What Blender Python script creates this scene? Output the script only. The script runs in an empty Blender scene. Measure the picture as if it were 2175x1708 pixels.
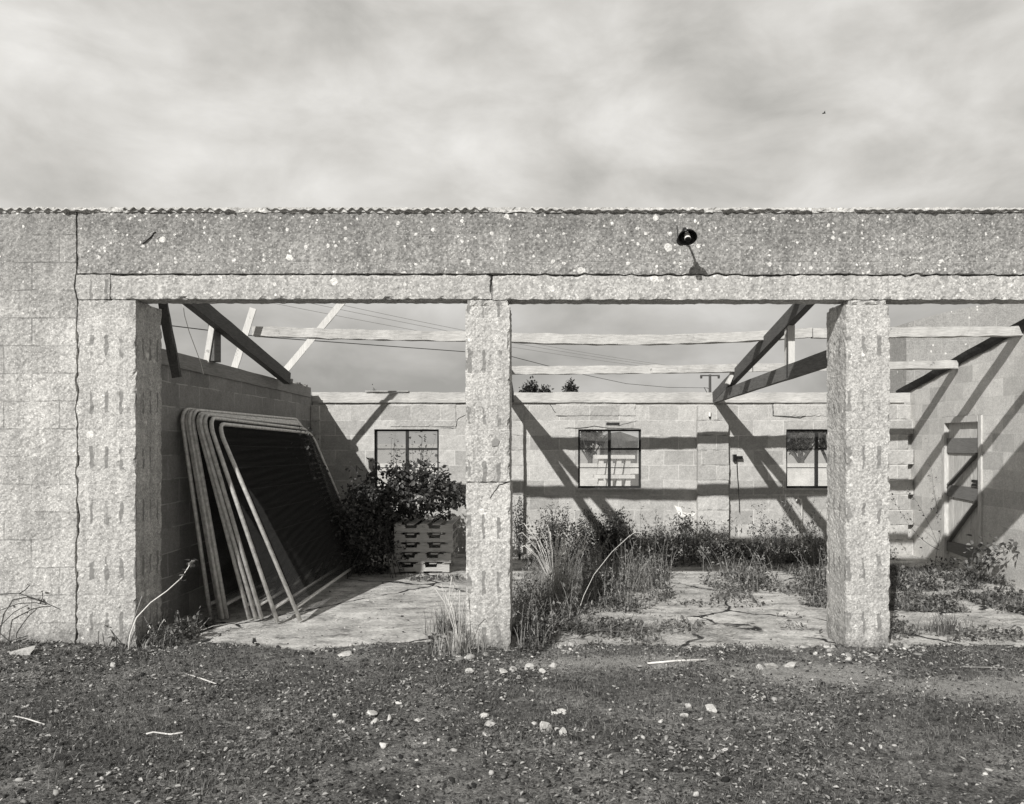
import bpy, math, random
import numpy as np
from mathutils import Vector, Matrix, noise, Quaternion

random.seed(7); rng = np.random.default_rng(7)
scn = bpy.context.scene
col = scn.collection
R = math.radians

# ------------------------------------------------------------------ camera
F, VX, HY = 1677.0, 1150.0, 940.0          # focal length, vanishing point (measured on a 2175 px wide view)
EYE, CY = 1.68, -6.4
cam = bpy.data.cameras.new('camera'); co = bpy.data.objects.new('camera', cam); col.objects.link(co)
co.location = (0, CY, EYE); co.rotation_euler = (R(90), 0, 0)
cam.sensor_fit = 'HORIZONTAL'; cam.sensor_width = 36; cam.lens = 36 * F / 2175
cam.shift_x = -(VX - 1087.5) / 2175; cam.shift_y = (HY - 854) / 2175
cam.clip_start = 0.05; cam.clip_end = 2000
scn.camera = co
scn.view_settings.view_transform = 'Standard'; scn.view_settings.look = 'None'
scn.view_settings.exposure = .18; scn.view_settings.gamma = 1

# ------------------------------------------------------------------ sun and sky
L = Vector((.475, 1, -.728)).normalized()
sun = bpy.data.lights.new('sun', 'SUN'); sun.energy = 4.4; sun.angle = R(.6); sun.color = (1, .985, .955)
so = bpy.data.objects.new('sun', sun); col.objects.link(so)
so.rotation_euler = L.to_track_quat('-Z', 'Y').to_euler(); so.location = (-6, -14, 12)
elev = math.asin(-L.z); azim = math.atan2(-L.x, -L.y)

w = bpy.data.worlds.new('World'); scn.world = w; w.use_nodes = True
nt = w.node_tree; nt.nodes.clear(); N = nt.nodes.new; K = nt.links.new
out = N('ShaderNodeOutputWorld'); bg = N('ShaderNodeBackground'); K(bg.outputs[0], out.inputs[0])
sky = N('ShaderNodeTexSky'); sky.sky_type = 'NISHITA'; sky.sun_disc = False
sky.sun_elevation = elev; sky.sun_rotation = azim
bw = N('ShaderNodeRGBToBW'); K(sky.outputs[0], bw.inputs[0])
skym = N('ShaderNodeMath'); skym.operation = 'MULTIPLY'; K(bw.outputs[0], skym.inputs[0]); skym.inputs[1].default_value = .1
tc = N('ShaderNodeTexCoord'); sx = N('ShaderNodeSeparateXYZ'); K(tc.outputs['Generated'], sx.inputs[0])
def wm(op, a, b=None, c=None):
    n = N('ShaderNodeMath'); n.operation = op
    for i, v in enumerate((a, b, c)):
        if v is None: continue
        if isinstance(v, (int, float)): n.inputs[i].default_value = v
        else: K(v, n.inputs[i])
    return n.outputs[0]
cv = N('ShaderNodeVectorMath'); cv.operation = 'MULTIPLY'; K(tc.outputs['Generated'], cv.inputs[0]); cv.inputs[1].default_value = (1, 1, 1.9)
def wnoise(scale, detail, rough, off, dist=0.0):
    mp = N('ShaderNodeMapping'); mp.inputs['Location'].default_value = off; K(cv.outputs[0], mp.inputs[0])
    n = N('ShaderNodeTexNoise'); n.inputs['Scale'].default_value = scale; n.inputs['Detail'].default_value = detail
    n.inputs['Roughness'].default_value = rough; n.inputs['Distortion'].default_value = dist; K(mp.outputs[0], n.inputs['Vector']); return n.outputs[0]
n1 = wnoise(2.3, 6, .50, (3.4, 1.2, 0), .15); n2 = wnoise(6.5, 7, .55, (7, 2, 3), .3)
cl = wm('ADD', wm('MULTIPLY', n1, .62), wm('MULTIPLY', n2, .38))
ramp = N('ShaderNodeValToRGB'); K(cl, ramp.inputs[0])
e = ramp.color_ramp.elements
e[0].position = .39; e[0].color = (.42, .41, .385, 1)
e[1].position = .61; e[1].color = (.77, .755, .725, 1)
m1 = e.new(.48); m1.color = (.565, .55, .52, 1)
mixs = N('ShaderNodeMixRGB'); mixs.inputs[0].default_value = .96; K(skym.outputs[0], mixs.inputs[1]); K(ramp.outputs[0], mixs.inputs[2])
# overhead and behind the camera the unseen sky is dimmed to deepen the shade
def wss(v, a, b, lo, hi):
    n = N('ShaderNodeMapRange'); n.interpolation_type = 'SMOOTHSTEP'; K(v, n.inputs[0])
    for i, q_ in enumerate((a, b, lo, hi)): n.inputs[i + 1].default_value = q_
    return n.outputs[0]
dim = wm('MULTIPLY', wss(sx.outputs[1], -.1, .45, .68, 1.0), wss(sx.outputs[2], .52, .8, 1.0, .5))
hor = wss(sx.outputs[2], .12, .24, .78, 1.0)
bgs = wm('MULTIPLY', dim, hor); K(mixs.outputs[0], bg.inputs[0]); K(bgs, bg.inputs[1])

# ------------------------------------------------------------------ helpers
def at(px, py, Y):
    d = Y - CY
    return Vector(((px - VX) * d / F, Y, EYE + (HY - py) * d / F))
def grd(px, py):
    d = EYE * F / (py - HY)
    return Vector(((px - VX) * d / F, CY + d, 0))
def tag(o, label=None, cat=None, group=None, kind=None):
    if label: o['label'] = label
    if cat: o['category'] = cat
    if group: o['group'] = group
    if kind: o['kind'] = kind
    return o
def empty(name, loc=(0, 0, 0), rz=0):
    o = bpy.data.objects.new(name, None); col.objects.link(o); o.location = loc; o.rotation_euler = (0, 0, rz)
    o.empty_display_size = .1
    return o
def link_mesh(name, me, m, parent=None):
    o = bpy.data.objects.new(name, me); col.objects.link(o)
    if m: me.materials.append(m)
    if parent: o.parent = parent
    return o
class MB:
    def __init__(s): s.v = []; s.f = []
    def add(s, vs, fs):
        b = len(s.v); s.v += [tuple(v) for v in vs]; s.f += [tuple(i + b for i in f) for f in fs]; return s
    def box(s, a, b, M=None):
        x0, y0, z0 = a; x1, y1, z1 = b
        vs = [Vector(p) for p in ((x0,y0,z0),(x1,y0,z0),(x1,y1,z0),(x0,y1,z0),(x0,y0,z1),(x1,y0,z1),(x1,y1,z1),(x0,y1,z1))]
        if M: vs = [M @ v for v in vs]
        return s.add(vs, [(0,3,2,1),(4,5,6,7),(0,1,5,4),(1,2,6,5),(2,3,7,6),(3,0,4,7)])
    def beam(s, p, q, wd, ht, up=(0,0,1), seg=1, jit=0, sag=0):
        p = Vector(p); q = Vector(q); d = (q - p).normalized(); up = Vector(up)
        side = d.cross(up).normalized(); u = side.cross(d).normalized()
        b = len(s.v)
        for i in range(seg + 1):
            t = i / seg; c = p.lerp(q, t) - Vector((0, 0, sag * 4 * t * (1 - t)))
            for (a, h) in ((-1,-1),(1,-1),(1,1),(-1,1)):
                j = noise.noise_vector((c + side*a*.1 + u*h*.1) * 6) * jit
                s.v.append(tuple(c + side * a * wd / 2 + u * h * ht / 2 + j))
        s.f += [(b, b+3, b+2, b+1), tuple(b + seg*4 + i for i in (0,1,2,3))]
        for i in range(seg):
            o = b + i * 4
            for k in range(4): s.f.append((o+k, o+(k+1)%4, o+4+(k+1)%4, o+4+k))
        return s
    def tube(s, pts, r, n=8, cap=True):
        pts = [Vector(p) for p in pts]; b = len(s.v); prev = None
        for i, p in enumerate(pts):
            a = pts[max(i-1, 0)]; c = pts[min(i+1, len(pts)-1)]; d = (c - a)
            d = d.normalized() if d.length > 1e-9 else Vector((0,0,1))
            if prev is None:
                x = d.cross(Vector((0,0,1)));
                if x.length < .1: x = d.cross(Vector((1,0,0)))
            else: x = prev - d * prev.dot(d)
            x.normalize(); prev = x; y = d.cross(x)
            rr = r[i] if isinstance(r, (list, tuple)) else r
            for k in range(n):
                t = 2 * math.pi * k / n; s.v.append(tuple(p + (x * math.cos(t) + y * math.sin(t)) * rr))
        for i in range(len(pts) - 1):
            for k in range(n): s.f.append((b+i*n+k, b+i*n+(k+1)%n, b+(i+1)*n+(k+1)%n, b+(i+1)*n+k))
        if cap:
            s.f.append(tuple(b + k for k in reversed(range(n)))); s.f.append(tuple(b + (len(pts)-1)*n + k for k in range(n)))
        return s
    def rough(s, a, b, res=.03, amp=.004, chip=0.0, warp=None):
        dims = [max(1, round((b[i] - a[i]) / res)) for i in range(3)]; idx = {}
        def V(i, j, k):
            key = (i, j, k)
            if key in idx: return idx[key]
            p = Vector((a[0] + (b[0]-a[0])*i/dims[0], a[1] + (b[1]-a[1])*j/dims[1], a[2] + (b[2]-a[2])*k/dims[2]))
            q = p + noise.noise_vector(p * 9) * amp * .8 + noise.noise_vector(p * 31) * amp + noise.noise_vector(p*70)*amp*.7
            if chip:
                edge = (i in (0, dims[0])) + (j in (0, dims[1])) + (k in (0, dims[2]))
                if edge >= 2:
                    c = Vector(((a[0]+b[0])/2, (a[1]+b[1])/2, (a[2]+b[2])/2))
                    m = max(0, noise.noise(p * 14) + .05) * chip
                    for ax, (n_, dm) in enumerate(((i, dims[0]), (j, dims[1]), (k, dims[2]))):
                        if n_ == 0: q[ax] += m
                        elif n_ == dm: q[ax] -= m
            if warp: q = q + Vector(warp(p))
            idx[key] = len(s.v); s.v.append(tuple(q)); return idx[key]
        X, Y, Z = dims
        for i in range(X):
            for k in range(Z):
                s.f.append((V(i,0,k), V(i+1,0,k), V(i+1,0,k+1), V(i,0,k+1))); s.f.append((V(i,Y,k), V(i,Y,k+1), V(i+1,Y,k+1), V(i+1,Y,k)))
        for j in range(Y):
            for k in range(Z):
                s.f.append((V(0,j,k), V(0,j,k+1), V(0,j+1,k+1), V(0,j+1,k))); s.f.append((V(X,j,k), V(X,j+1,k), V(X,j+1,k+1), V(X,j,k+1)))
        for i in range(X):
            for j in range(Y):
                s.f.append((V(i,j,0), V(i,j+1,0), V(i+1,j+1,0), V(i+1,j,0))); s.f.append((V(i,j,Z), V(i+1,j,Z), V(i+1,j+1,Z), V(i,j+1,Z)))
        return s
    def build(s, name, m, parent=None, smooth=False, bevel=0):
        me = bpy.data.meshes.new(name); me.from_pydata(s.v, [], s.f); me.update()
        if smooth: me.polygons.foreach_set('use_smooth', [True] * len(me.polygons))
        o = link_mesh(name, me, m, parent)
        if bevel:
            bm = o.modifiers.new('bevel', 'BEVEL'); bm.width = bevel; bm.segments = 2; bm.limit_method = 'ANGLE'
        return o
def npmesh(name, V, Fc, m, parent=None, smooth=False):
    V = np.asarray(V, dtype=np.float32).reshape(-1, 3); Fc = np.asarray(Fc, dtype=np.int32)
    me = bpy.data.meshes.new(name); k = Fc.shape[1]; n = Fc.shape[0]
    me.vertices.add(len(V)); me.vertices.foreach_set('co', V.ravel())
    me.loops.add(n * k); me.loops.foreach_set('vertex_index', Fc.ravel())
    me.polygons.add(n); me.polygons.foreach_set('loop_start', np.arange(0, n*k, k, dtype=np.int32))
    if smooth: me.polygons.foreach_set('use_smooth', np.ones(n, dtype=bool))
    me.update(calc_edges=True); me.validate()
    return link_mesh(name, me, m, parent)
def unit(n):
    v = rng.normal(size=(n, 3)); return v / np.linalg.norm(v, axis=1, keepdims=True)
def leaves(P, D, size, wid=.55, cup=.18, droop=0.0):
    """ovate leaves (6 points, 2 quads each) at P pointing along D"""
    P = np.asarray(P); n = len(P); D = D / np.linalg.norm(D, axis=1, keepdims=True)
    U = unit(n) * .55 + np.array([0, 0, 1.0]); S = np.cross(D, U); S /= (np.linalg.norm(S, axis=1, keepdims=True) + 1e-9); Nn = np.cross(S, D)
    s = (size * rng.uniform(.55, 1.25, n))[:, None]; w_ = s * wid * .5 * rng.uniform(.8, 1.2, (n, 1)); c = s * cup
    b = P; t = P + D * s - Nn * s * droop
    l1 = P + D*s*.3 + S*w_ + Nn*c*.6; l2 = P + D*s*.68 + S*w_*.8 + Nn*c*.4 - Nn*s*droop*.4
    r1 = P + D*s*.3 - S*w_ + Nn*c*.6; r2 = P + D*s*.68 - S*w_*.8 + Nn*c*.4 - Nn*s*droop*.4
    V = np.stack([b, l1, l2, t, r2, r1], 1).reshape(-1, 3)
    base = np.arange(n)[:, None] * 6
    Fc = np.concatenate([base + np.array([[0, 3, 2, 1]]), base + np.array([[0, 5, 4, 3]])])
    return V, Fc
def blades(P, h, lean=.5, wd=.004, seg=2):
    """thin grass blades, 3 quads bent"""
    P = np.asarray(P); n = len(P); h = (h * rng.uniform(.5, 1.2, n))[:, None]
    a = rng.uniform(0, 2*np.pi, n); ln = rng.uniform(.1, 1, n) * lean
    Dh = np.stack([np.cos(a), np.sin(a), np.zeros(n)], 1); b = a + rng.uniform(-1.5, 1.5, n)
    S = np.stack([-np.sin(b), np.cos(b), np.zeros(n)], 1) * wd * rng.uniform(.6, 1.5, (n, 1))
    rows = []
    for i in range(seg + 1):
        t = i / seg; c = P + Dh * (h * ln[:, None] * t * t) + np.array([0, 0, 1.0]) * h * (t - .35 * ln[:, None] * t * t)
        ww = S * (1 - .85 * t); rows += [c - ww, c + ww]
    V = np.stack(rows, 1).reshape(-1, 3); k = 2 * (seg + 1); base = np.arange(n)[:, None] * k
    Fc = np.concatenate([base + np.array([[2*i, 2*i+1, 2*i+3, 2*i+2]]) for i in range(seg)])
    return V, Fc
ICO_V = []; ICO_F = []
def _ico():
    t = (1 + 5 ** .5) / 2
    v = [(-1,t,0),(1,t,0),(-1,-t,0),(1,-t,0),(0,-1,t),(0,1,t),(0,-1,-t),(0,1,-t),(t,0,-1),(t,0,1),(-t,0,-1),(-t,0,1)]
    f = [(0,11,5),(0,5,1),(0,1,7),(0,7,10),(0,10,11),(1,5,9),(5,11,4),(11,10,2),(10,7,6),(7,1,8),(3,9,4),(3,4,2),(3,2,6),(3,6,8),(3,8,9),(4,9,5),(2,4,11),(6,2,10),(8,6,7),(9,8,1)]
    v = np.array(v, float); return v / np.linalg.norm(v[0]), np.array(f)
ICO_V, ICO_F = _ico()
def pebbles(P, size, flat=.5):
    n = len(P); V = ICO_V[None] * (1 + rng.uniform(-.3, .25, (n, 12, 1)))
    V = V * np.stack([rng.uniform(.6, 1.4, n), rng.uniform(.5, 1.1, n), rng.uniform(.4, 1.0, n) * flat * 1.6], 1)[:, None]
    a = rng.uniform(0, 2*np.pi, n); c, s = np.cos(a)[:, None], np.sin(a)[:, None]
    tl = rng.uniform(-.5, .5, n)[:, None]
    x = V[..., 0]*c - V[..., 1]*s; y = V[..., 0]*s + V[..., 1]*c; z = V[..., 2] + x * tl
    V = np.stack([x, y, z], -1) * np.asarray(size)[:, None, None] * .5 + np.asarray(P)[:, None]
    return V.reshape(-1, 3), (np.arange(n)[:, None, None] * 12 + ICO_F[None]).reshape(-1, 3)
def merge(parts):
    Vs, Fs, o = [], [], 0
    for V, Fc in parts: Vs.append(V); Fs.append(Fc + o); o += len(V)
    return np.concatenate(Vs), np.concatenate(Fs)

# ------------------------------------------------------------------ materials
TINT = (1.0, .982, .945)
def g(v): return (v * TINT[0], v * TINT[1], v * TINT[2], 1)
class Mat:
    def __init__(s, name, rough=.9):
        s.m = bpy.data.materials.new(name); s.m.use_nodes = True; s.t = s.m.node_tree; s.b = s.t.nodes['Principled BSDF']
        s.b.inputs['Roughness'].default_value = rough; s.b.inputs['Specular IOR Level'].default_value = .25
        s.geo = s.n('ShaderNodeNewGeometry'); s.sep = s.n('ShaderNodeSeparateXYZ'); s.k(s.geo.outputs['Position'], s.sep.inputs[0])
        s.P = s.geo.outputs['Position']; s.x, s.y, s.z = s.sep.outputs
    def n(s, t): return s.t.nodes.new(t)
    def k(s, a, b): s.t.links.new(a, b)
    def math(s, op, a, b=None, c=None, clamp=False):
        n = s.n('ShaderNodeMath'); n.operation = op; n.use_clamp = clamp
        for i, v in enumerate((a, b, c)):
            if v is None: continue
            if isinstance(v, (int, float)): n.inputs[i].default_value = v
            else: s.k(v, n.inputs[i])
        return n.outputs[0]
    def noise(s, scale, detail=4, rough=.6, vec=None, dist=0.0):
        n = s.n('ShaderNodeTexNoise'); n.inputs['Scale'].default_value = scale; n.inputs['Detail'].default_value = detail
        n.inputs['Roughness'].default_value = rough; n.inputs['Distortion'].default_value = dist; s.k(vec or s.P, n.inputs['Vector']); return n.outputs[0]
    def scaled(s, sc, loc=(0,0,0)):
        mp = s.n('ShaderNodeMapping'); mp.inputs['Scale'].default_value = sc; mp.inputs['Location'].default_value = loc; s.k(s.P, mp.inputs[0]); return mp.outputs[0]
    def step(s, v, a, b):
        n = s.n('ShaderNodeMapRange'); n.interpolation_type = 'SMOOTHSTEP'; n.inputs[1].default_value = a; n.inputs[2].default_value = b; s.k(v, n.inputs[0]); return n.outputs[0]
    def remap(s, v, a, b, c, d):
        n = s.n('ShaderNodeMapRange'); n.inputs[1].default_value = a; n.inputs[2].default_value = b; n.inputs[3].default_value = c; n.inputs[4].default_value = d; s.k(v, n.inputs[0]); return n.outputs[0]
    def mix(s, f, a, b):
        n = s.n('ShaderNodeMix'); n.data_type = 'FLOAT'
        for i, v in ((0, f), (2, a), (3, b)):
            if isinstance(v, (int, float)): n.inputs[i].default_value = v
            else: s.k(v, n.inputs[i])
        return n.outputs[0]
    def color(s, v):
        n = s.n('ShaderNodeCombineColor')
        for i in range(3): s.k(s.math('MULTIPLY', v, TINT[i]), n.inputs[i])
        s.k(n.outputs[0], s.b.inputs['Base Color']); return s
    def bump(s, h, strength=.5, dist=.01):
        n = s.n('ShaderNodeBump'); n.inputs['Strength'].default_value = strength; n.inputs['Distance'].default_value = dist
        s.k(h, n.inputs['Height']); s.k(n.outputs[0], s.b.inputs['Normal']); return s
    def uz(s):
        c = s.n('ShaderNodeCombineXYZ'); s.k(s.math('ADD', s.x, s.y), c.inputs[0]); s.k(s.z, c.inputs[1]); return c.outputs[0]

def concrete(name, lo, hi, fleck=.5, spots=.0, stain=None, blocks=None, keys=None, bump=.6, grain=70.0, mortar=.0, zoff=0.0, mstr=.75):
    M = Mat(name, .95)
    a = M.noise(grain, 3, .75); b = M.noise(grain*.45, 3, .7); c = M.noise(1.9, 5, .65); d_ = M.noise(8, 5, .7)
    k1, k2, k3, k4 = .45 + fleck * .35, .35 + fleck * .3, .40, .38
    v = M.math('ADD', M.math('MULTIPLY', a, k1), M.math('MULTIPLY', b, k2))
    v = M.math('ADD', v, M.math('ADD', M.math('MULTIPLY', c, k3), M.math('MULTIPLY', d_, k4)))
    tot = (k1 + k2 + k3 + k4) * .5; sp_ = .26 + fleck * .02
    v = M.remap(v, tot - sp_, tot + sp_, lo, hi)
    h = M.math('ADD', M.math('MULTIPLY', a, 1.3), M.math('MULTIPLY', b, .7))
    # crushed aggregate: each grain its own tone
    vo = M.n('ShaderNodeTexVoronoi'); vo.inputs['Scale'].default_value = grain * 1.35; M.k(M.P, vo.inputs['Vector'])
    sc = M.n('ShaderNodeSeparateColor'); M.k(vo.outputs['Color'], sc.inputs[0])
    v = M.math('MULTIPLY', v, M.remap(sc.outputs[0], 0, 1, 1 - .42 * fleck, 1 + .42 * fleck))
    fl = M.math('MULTIPLY', M.step(sc.outputs[1], .86, .92), M.step(vo.outputs['Distance'], .6, .3))
    v = M.mix(M.math('MULTIPLY', fl, fleck), v, min(hi * 1.35, .85))
    pit = M.math('MULTIPLY', M.step(sc.outputs[2], .90, .95), M.step(vo.outputs['Distance'], .45, .2))
    v = M.mix(M.math('MULTIPLY', pit, fleck * .8), v, lo * .6)
    h = M.math('SUBTRACT', h, M.math('MULTIPLY', pit, .3))
    if blocks:
        br = M.n('ShaderNodeTexBrick'); br.offset = .5; br.inputs['Scale'].default_value = 1; br.inputs['Brick Width'].default_value = .45
        br.inputs['Row Height'].default_value = .225; br.inputs['Mortar Size'].default_value = .006; br.inputs['Mortar Smooth'].default_value = .3
        br.inputs['Color1'].default_value = (0,0,0,1); br.inputs['Color2'].default_value = (1,1,1,1); br.inputs['Mortar'].default_value = (.5,.5,.5,1)
        mp = M.n('ShaderNodeMapping'); mp.inputs['Location'].default_value = (.07, zoff, 0); 
        wob = M.n('ShaderNodeTexNoise'); wob.inputs['Scale'].default_value = 3.5; wob.inputs['Detail'].default_value = 3; M.k(M.P, wob.inputs['Vector'])
        add = M.n('ShaderNodeVectorMath'); add.operation = 'MULTIPLY_ADD'; M.k(wob.outputs['Color'], add.inputs[0]); add.inputs[1].default_value = (.022,.022,0); M.k(M.uz(), add.inputs[2])
        M.k(add.outputs[0], mp.inputs[0]); M.k(mp.outputs[0], br.inputs['Vector'])
        s2 = M.n('ShaderNodeSeparateColor'); M.k(br.outputs['Color'], s2.inputs[0])
        v = M.math('MULTIPLY', v, M.remap(s2.outputs[0], 0, 1, 1 - blocks, 1 + blocks * .6))
        mm = M.math('MULTIPLY', br.outputs['Fac'], M.step(M.noise(4, 3), .38, .58))
        v = M.mix(M.math('MULTIPLY', mm, mstr), v, mortar or hi * 1.15)
        h = M.math('SUBTRACT', h, M.math('MULTIPLY', mm, .5))
    if fleck > .5:   # rain streaks and splashed dirt at the foot
        stv = M.noise(4.5, 5, .65, M.scaled((3, 3, .3), (5, 0, 2)))
        v = M.math('MULTIPLY', v, M.remap(stv, .32, .68, .80, 1.12))
        ft = M.step(M.math('ADD', M.z, M.remap(M.noise(5, 5, .7), .3, .7, -.12, .12)), .22, .0); v = M.math('MULTIPLY', v, M.math('SUBTRACT', 1.0, M.math('MULTIPLY', ft, .45)))
    if keys:      # scored key strokes of old mortar on alternate block courses
        u0, u1, per, z0 = keys
        u = M.math('ADD', M.math('ADD', M.x, M.y), M.remap(M.noise(14, 3), 0, 1, -.022, .022))
        st = M.math('LESS_THAN', M.math('FRACT', M.math('DIVIDE', M.math('SUBTRACT', u, u0), per)), M.remap(M.noise(6, 2), .3, .7, .10, .36))
        rg = M.math('MULTIPLY', M.math('GREATER_THAN', u, u0), M.math('LESS_THAN', u, u1))
        zf = M.math('FRACT', M.math('DIVIDE', M.math('SUBTRACT', M.math('ADD', M.z, M.remap(M.noise(9, 3), 0, 1, -.07, .07)), z0), .45))
        zr = M.math('MULTIPLY', M.math('LESS_THAN', zf, .44), M.math('GREATER_THAN', zf, .05))
        kk = M.math('MULTIPLY', M.math('MULTIPLY', st, rg), M.math('MULTIPLY', zr, M.step(M.noise(4.3, 3, .7), .36, .48)))
        v = M.mix(M.math('MULTIPLY', kk, .85), v, M.remap(M.noise(25, 2), 0, 1, lo * .5, lo * .95)); h = M.mix(kk, h, .7)
    if stain:     # algae and soot in the upper courses, noisy lower border
        z0, z1, amt = stain
        zz = M.math('ADD', M.z, M.remap(M.noise(2.6, 5, .7), 0, 1, -.55, .55))
        strk = M.noise(5, 4, .6, M.scaled((3, 3, .35)))
        f = M.math('MULTIPLY', M.step(zz, z0, z1), M.remap(strk, .3, .7, amt * .75, amt))
        v = M.math('MULTIPLY', v, M.math('SUBTRACT', 1.0, f))
    if spots:     # crusts of white lichen
        for sc_, thr, rad in ((8.5, 1 - spots, .30), (21, 1 - spots * .6, .40)):
            vv = M.n('ShaderNodeTexVoronoi'); vv.inputs['Scale'].default_value = sc_
            wb = M.n('ShaderNodeTexNoise'); wb.inputs['Scale'].default_value = 45; M.k(M.P, wb.inputs['Vector'])
            ad = M.n('ShaderNodeVectorMath'); ad.operation = 'MULTIPLY_ADD'; M.k(wb.outputs['Color'], ad.inputs[0]); ad.inputs[1].default_value = (.020,)*3; M.k(M.P, ad.inputs[2])
            M.k(ad.outputs[0], vv.inputs['Vector'])
            s3 = M.n('ShaderNodeSeparateColor'); M.k(vv.outputs['Color'], s3.inputs[0])
            r_ = M.remap(s3.outputs[1], 0, 1, rad * .35, rad)
            ring = M.math('LESS_THAN', vv.outputs['Distance'], r_)
            f = M.math('MULTIPLY', M.math('GREATER_THAN', s3.outputs[0], thr), M.math('MULTIPLY', ring, M.remap(M.noise(75, 2), .38, .50, .55, 1.0)))
            v = M.mix(f, v, M.remap(M.noise(60, 2), .3, .7, .5, .85))
    M.bump(h, bump, .007); M.color(v); return M.m

def wood(name, lo, hi, axis=(1, 12, 12), rough=.85):
    M = Mat(name, rough)
    a = M.noise(9, 5, .65, M.scaled(axis)); b = M.noise(2.5, 3); k = M.noise(14, 3)
    v = M.remap(M.math('ADD', M.math('MULTIPLY', a, .7), M.math('MULTIPLY', b, .3)), .3, .7, lo, hi)
    v = M.mix(M.math('MULTIPLY', M.step(k, .66, .72), .6), v, lo * .5)
    M.bump(a, .5, .006); M.color(v); return M.m
def plain(name, v, rough=.8, var=.25, scale=30, metal=0):
    M = Mat(name, rough); a = M.noise(scale, 4, .6); M.b.inputs['Metallic'].default_value = metal
    M.color(M.remap(a, .25, .75, v * (1 - var), v * (1 + var))); M.bump(a, .25, .004); return M.m
def leafmat(name, v, var=.6, trans=.25, rough=.5):
    M = Mat(name, rough); r = M.geo.outputs['Random Per Island']
    c = M.math('MULTIPLY', M.math('ADD', M.math('MULTIPLY', M.math('POWER', r, 1.6), 2 * var), 1 - var), v)
    M.color(M.math('MULTIPLY', c, M.remap(M.noise(60, 2), .3, .7, .8, 1.2))); M.b.inputs['Specular IOR Level'].default_value = .4
    if trans:
        tr = M.n('ShaderNodeBsdfTranslucent'); tr.inputs[0].default_value = g(v * 1.3)
        mx = M.n('ShaderNodeMixShader'); mx.inputs[0].default_value = trans
        o = M.t.nodes['Material Output']; M.k(M.b.outputs[0], mx.inputs[1]); M.k(tr.outputs[0], mx.inputs[2]); M.k(mx.outputs[0], o.inputs[0])
    return M.m

m_wallL = concrete('weathered_blockwork', .25, .62, .6, .06, (2.35, 3.35, .42), .14, None, .7, 60, .13, mstr=.55)
m_pier = concrete('scored_blockwork', .25, .62, .6, .05, (2.75, 3.3, .3), .10, (-3.66, -2.85, .12, .1), .55, 66, mstr=.25)
m_pil1 = concrete('scored_blockwork', .26, .63, .6, .05, None, .10, (-.60, -.05, .12, .43), .55, 66, mstr=.25)
m_pil2 = concrete('scored_blockwork', .26, .62, .6, .05, None, .10, (2.48, 3.4, .12, .1), .55, 66, mstr=.25)
m_par = concrete('lichened_concrete', .12, .43, .7, .42, (3.15, 3.5, .22), .05, None, .8, 52, mstr=.2)
m_lin = concrete('cast_lintel_concrete', .24, .57, .6, .24, None, None, None, .8, 50)
m_back = concrete('pale_blockwork', .29, .56, .25, .0, None, .20, None, .4, 60)
m_side = concrete('grey_blockwork', .16, .33, .2, .0, None, .22, None, .4, 60, .48)  # left inner wall: part of its shade is put into this lowered tone
m_right = concrete('pale_blockwork', .42, .74, .25, .0, None, .24, None, .45, 60, .6)
m_nb = concrete('lichened_concrete', .22, .40, .3, .10, None, .03, None, .5, 45)
m_sheet = concrete('cement_sheet', .28, .60, .5, .3, None, None, None, .6, 60)
m_patch = concrete('fresh_mortar', .20, .28, .1, 0, None, None, None, .3, 90)
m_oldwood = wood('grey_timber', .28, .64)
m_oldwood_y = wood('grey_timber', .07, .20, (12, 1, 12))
m_ply = wood('pale_timber', .45, .75, (12, 12, 1))
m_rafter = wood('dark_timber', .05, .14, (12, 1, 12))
m_doorw = wood('door_timber', .32, .75, (12, 12, 1))
m_doord = wood('door_ledge_timber', .13, .24, (12, 1, 12))
m_pallet = wood('pallet_timber', .28, .62, (1, 12, 12))
m_steel = plain('painted_steel', .025, .5, .3)
m_tube = plain('galvanised_tube', .60, .45, .35, 22, .25)
m_wire = plain('dark_wire', .035, .7, .3)
m_black = plain('black_enamel', .012, .3, .3)
m_white = plain('white_ceramic', .8, .3, .05)
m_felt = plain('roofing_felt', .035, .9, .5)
m_leaf = leafmat('shrub_leaf', .095, .75, .22)
m_leafd = leafmat('bramble_leaf', .085, .7, .2)
m_leafl = leafmat('weed_leaf', .19, .9, .3)
m_dry = leafmat('dry_grass', .36, .5, .25, .7)
m_grass = leafmat('grass_blade', .22, .65, .25, .7)
m_stem = plain('woody_stem', .28, .8, .4, 40)
m_stemd = plain('dark_stem', .07, .8, .4, 40)
m_cable = plain('cable', .05, .6)
m_rope = plain('pale_rope', .65, .8)

# glass: thin dusty pane
M = Mat('dusty_glass', .08)
tr = M.n('ShaderNodeBsdfTransparent'); gl = M.n('ShaderNodeBsdfGlossy'); gl.inputs[1].default_value = .03
df = M.n('ShaderNodeBsdfDiffuse'); df.inputs[0].default_value = g(.3)
mx = M.n('ShaderNodeMixShader'); mx.inputs[0].default_value = .05; M.k(tr.outputs[0], mx.inputs[1]); M.k(gl.outputs[0], mx.inputs[2])
mx2 = M.n('ShaderNodeMixShader'); M.k(M.remap(M.noise(5, 5, .6), .35, .75, .02, .22), mx2.inputs[0]); M.k(mx.outputs[0], mx2.inputs[1]); M.k(df.outputs[0], mx2.inputs[2])
M.k(mx2.outputs[0], M.t.nodes['Material Output'].inputs[0]); m_glass = M.m

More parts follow.
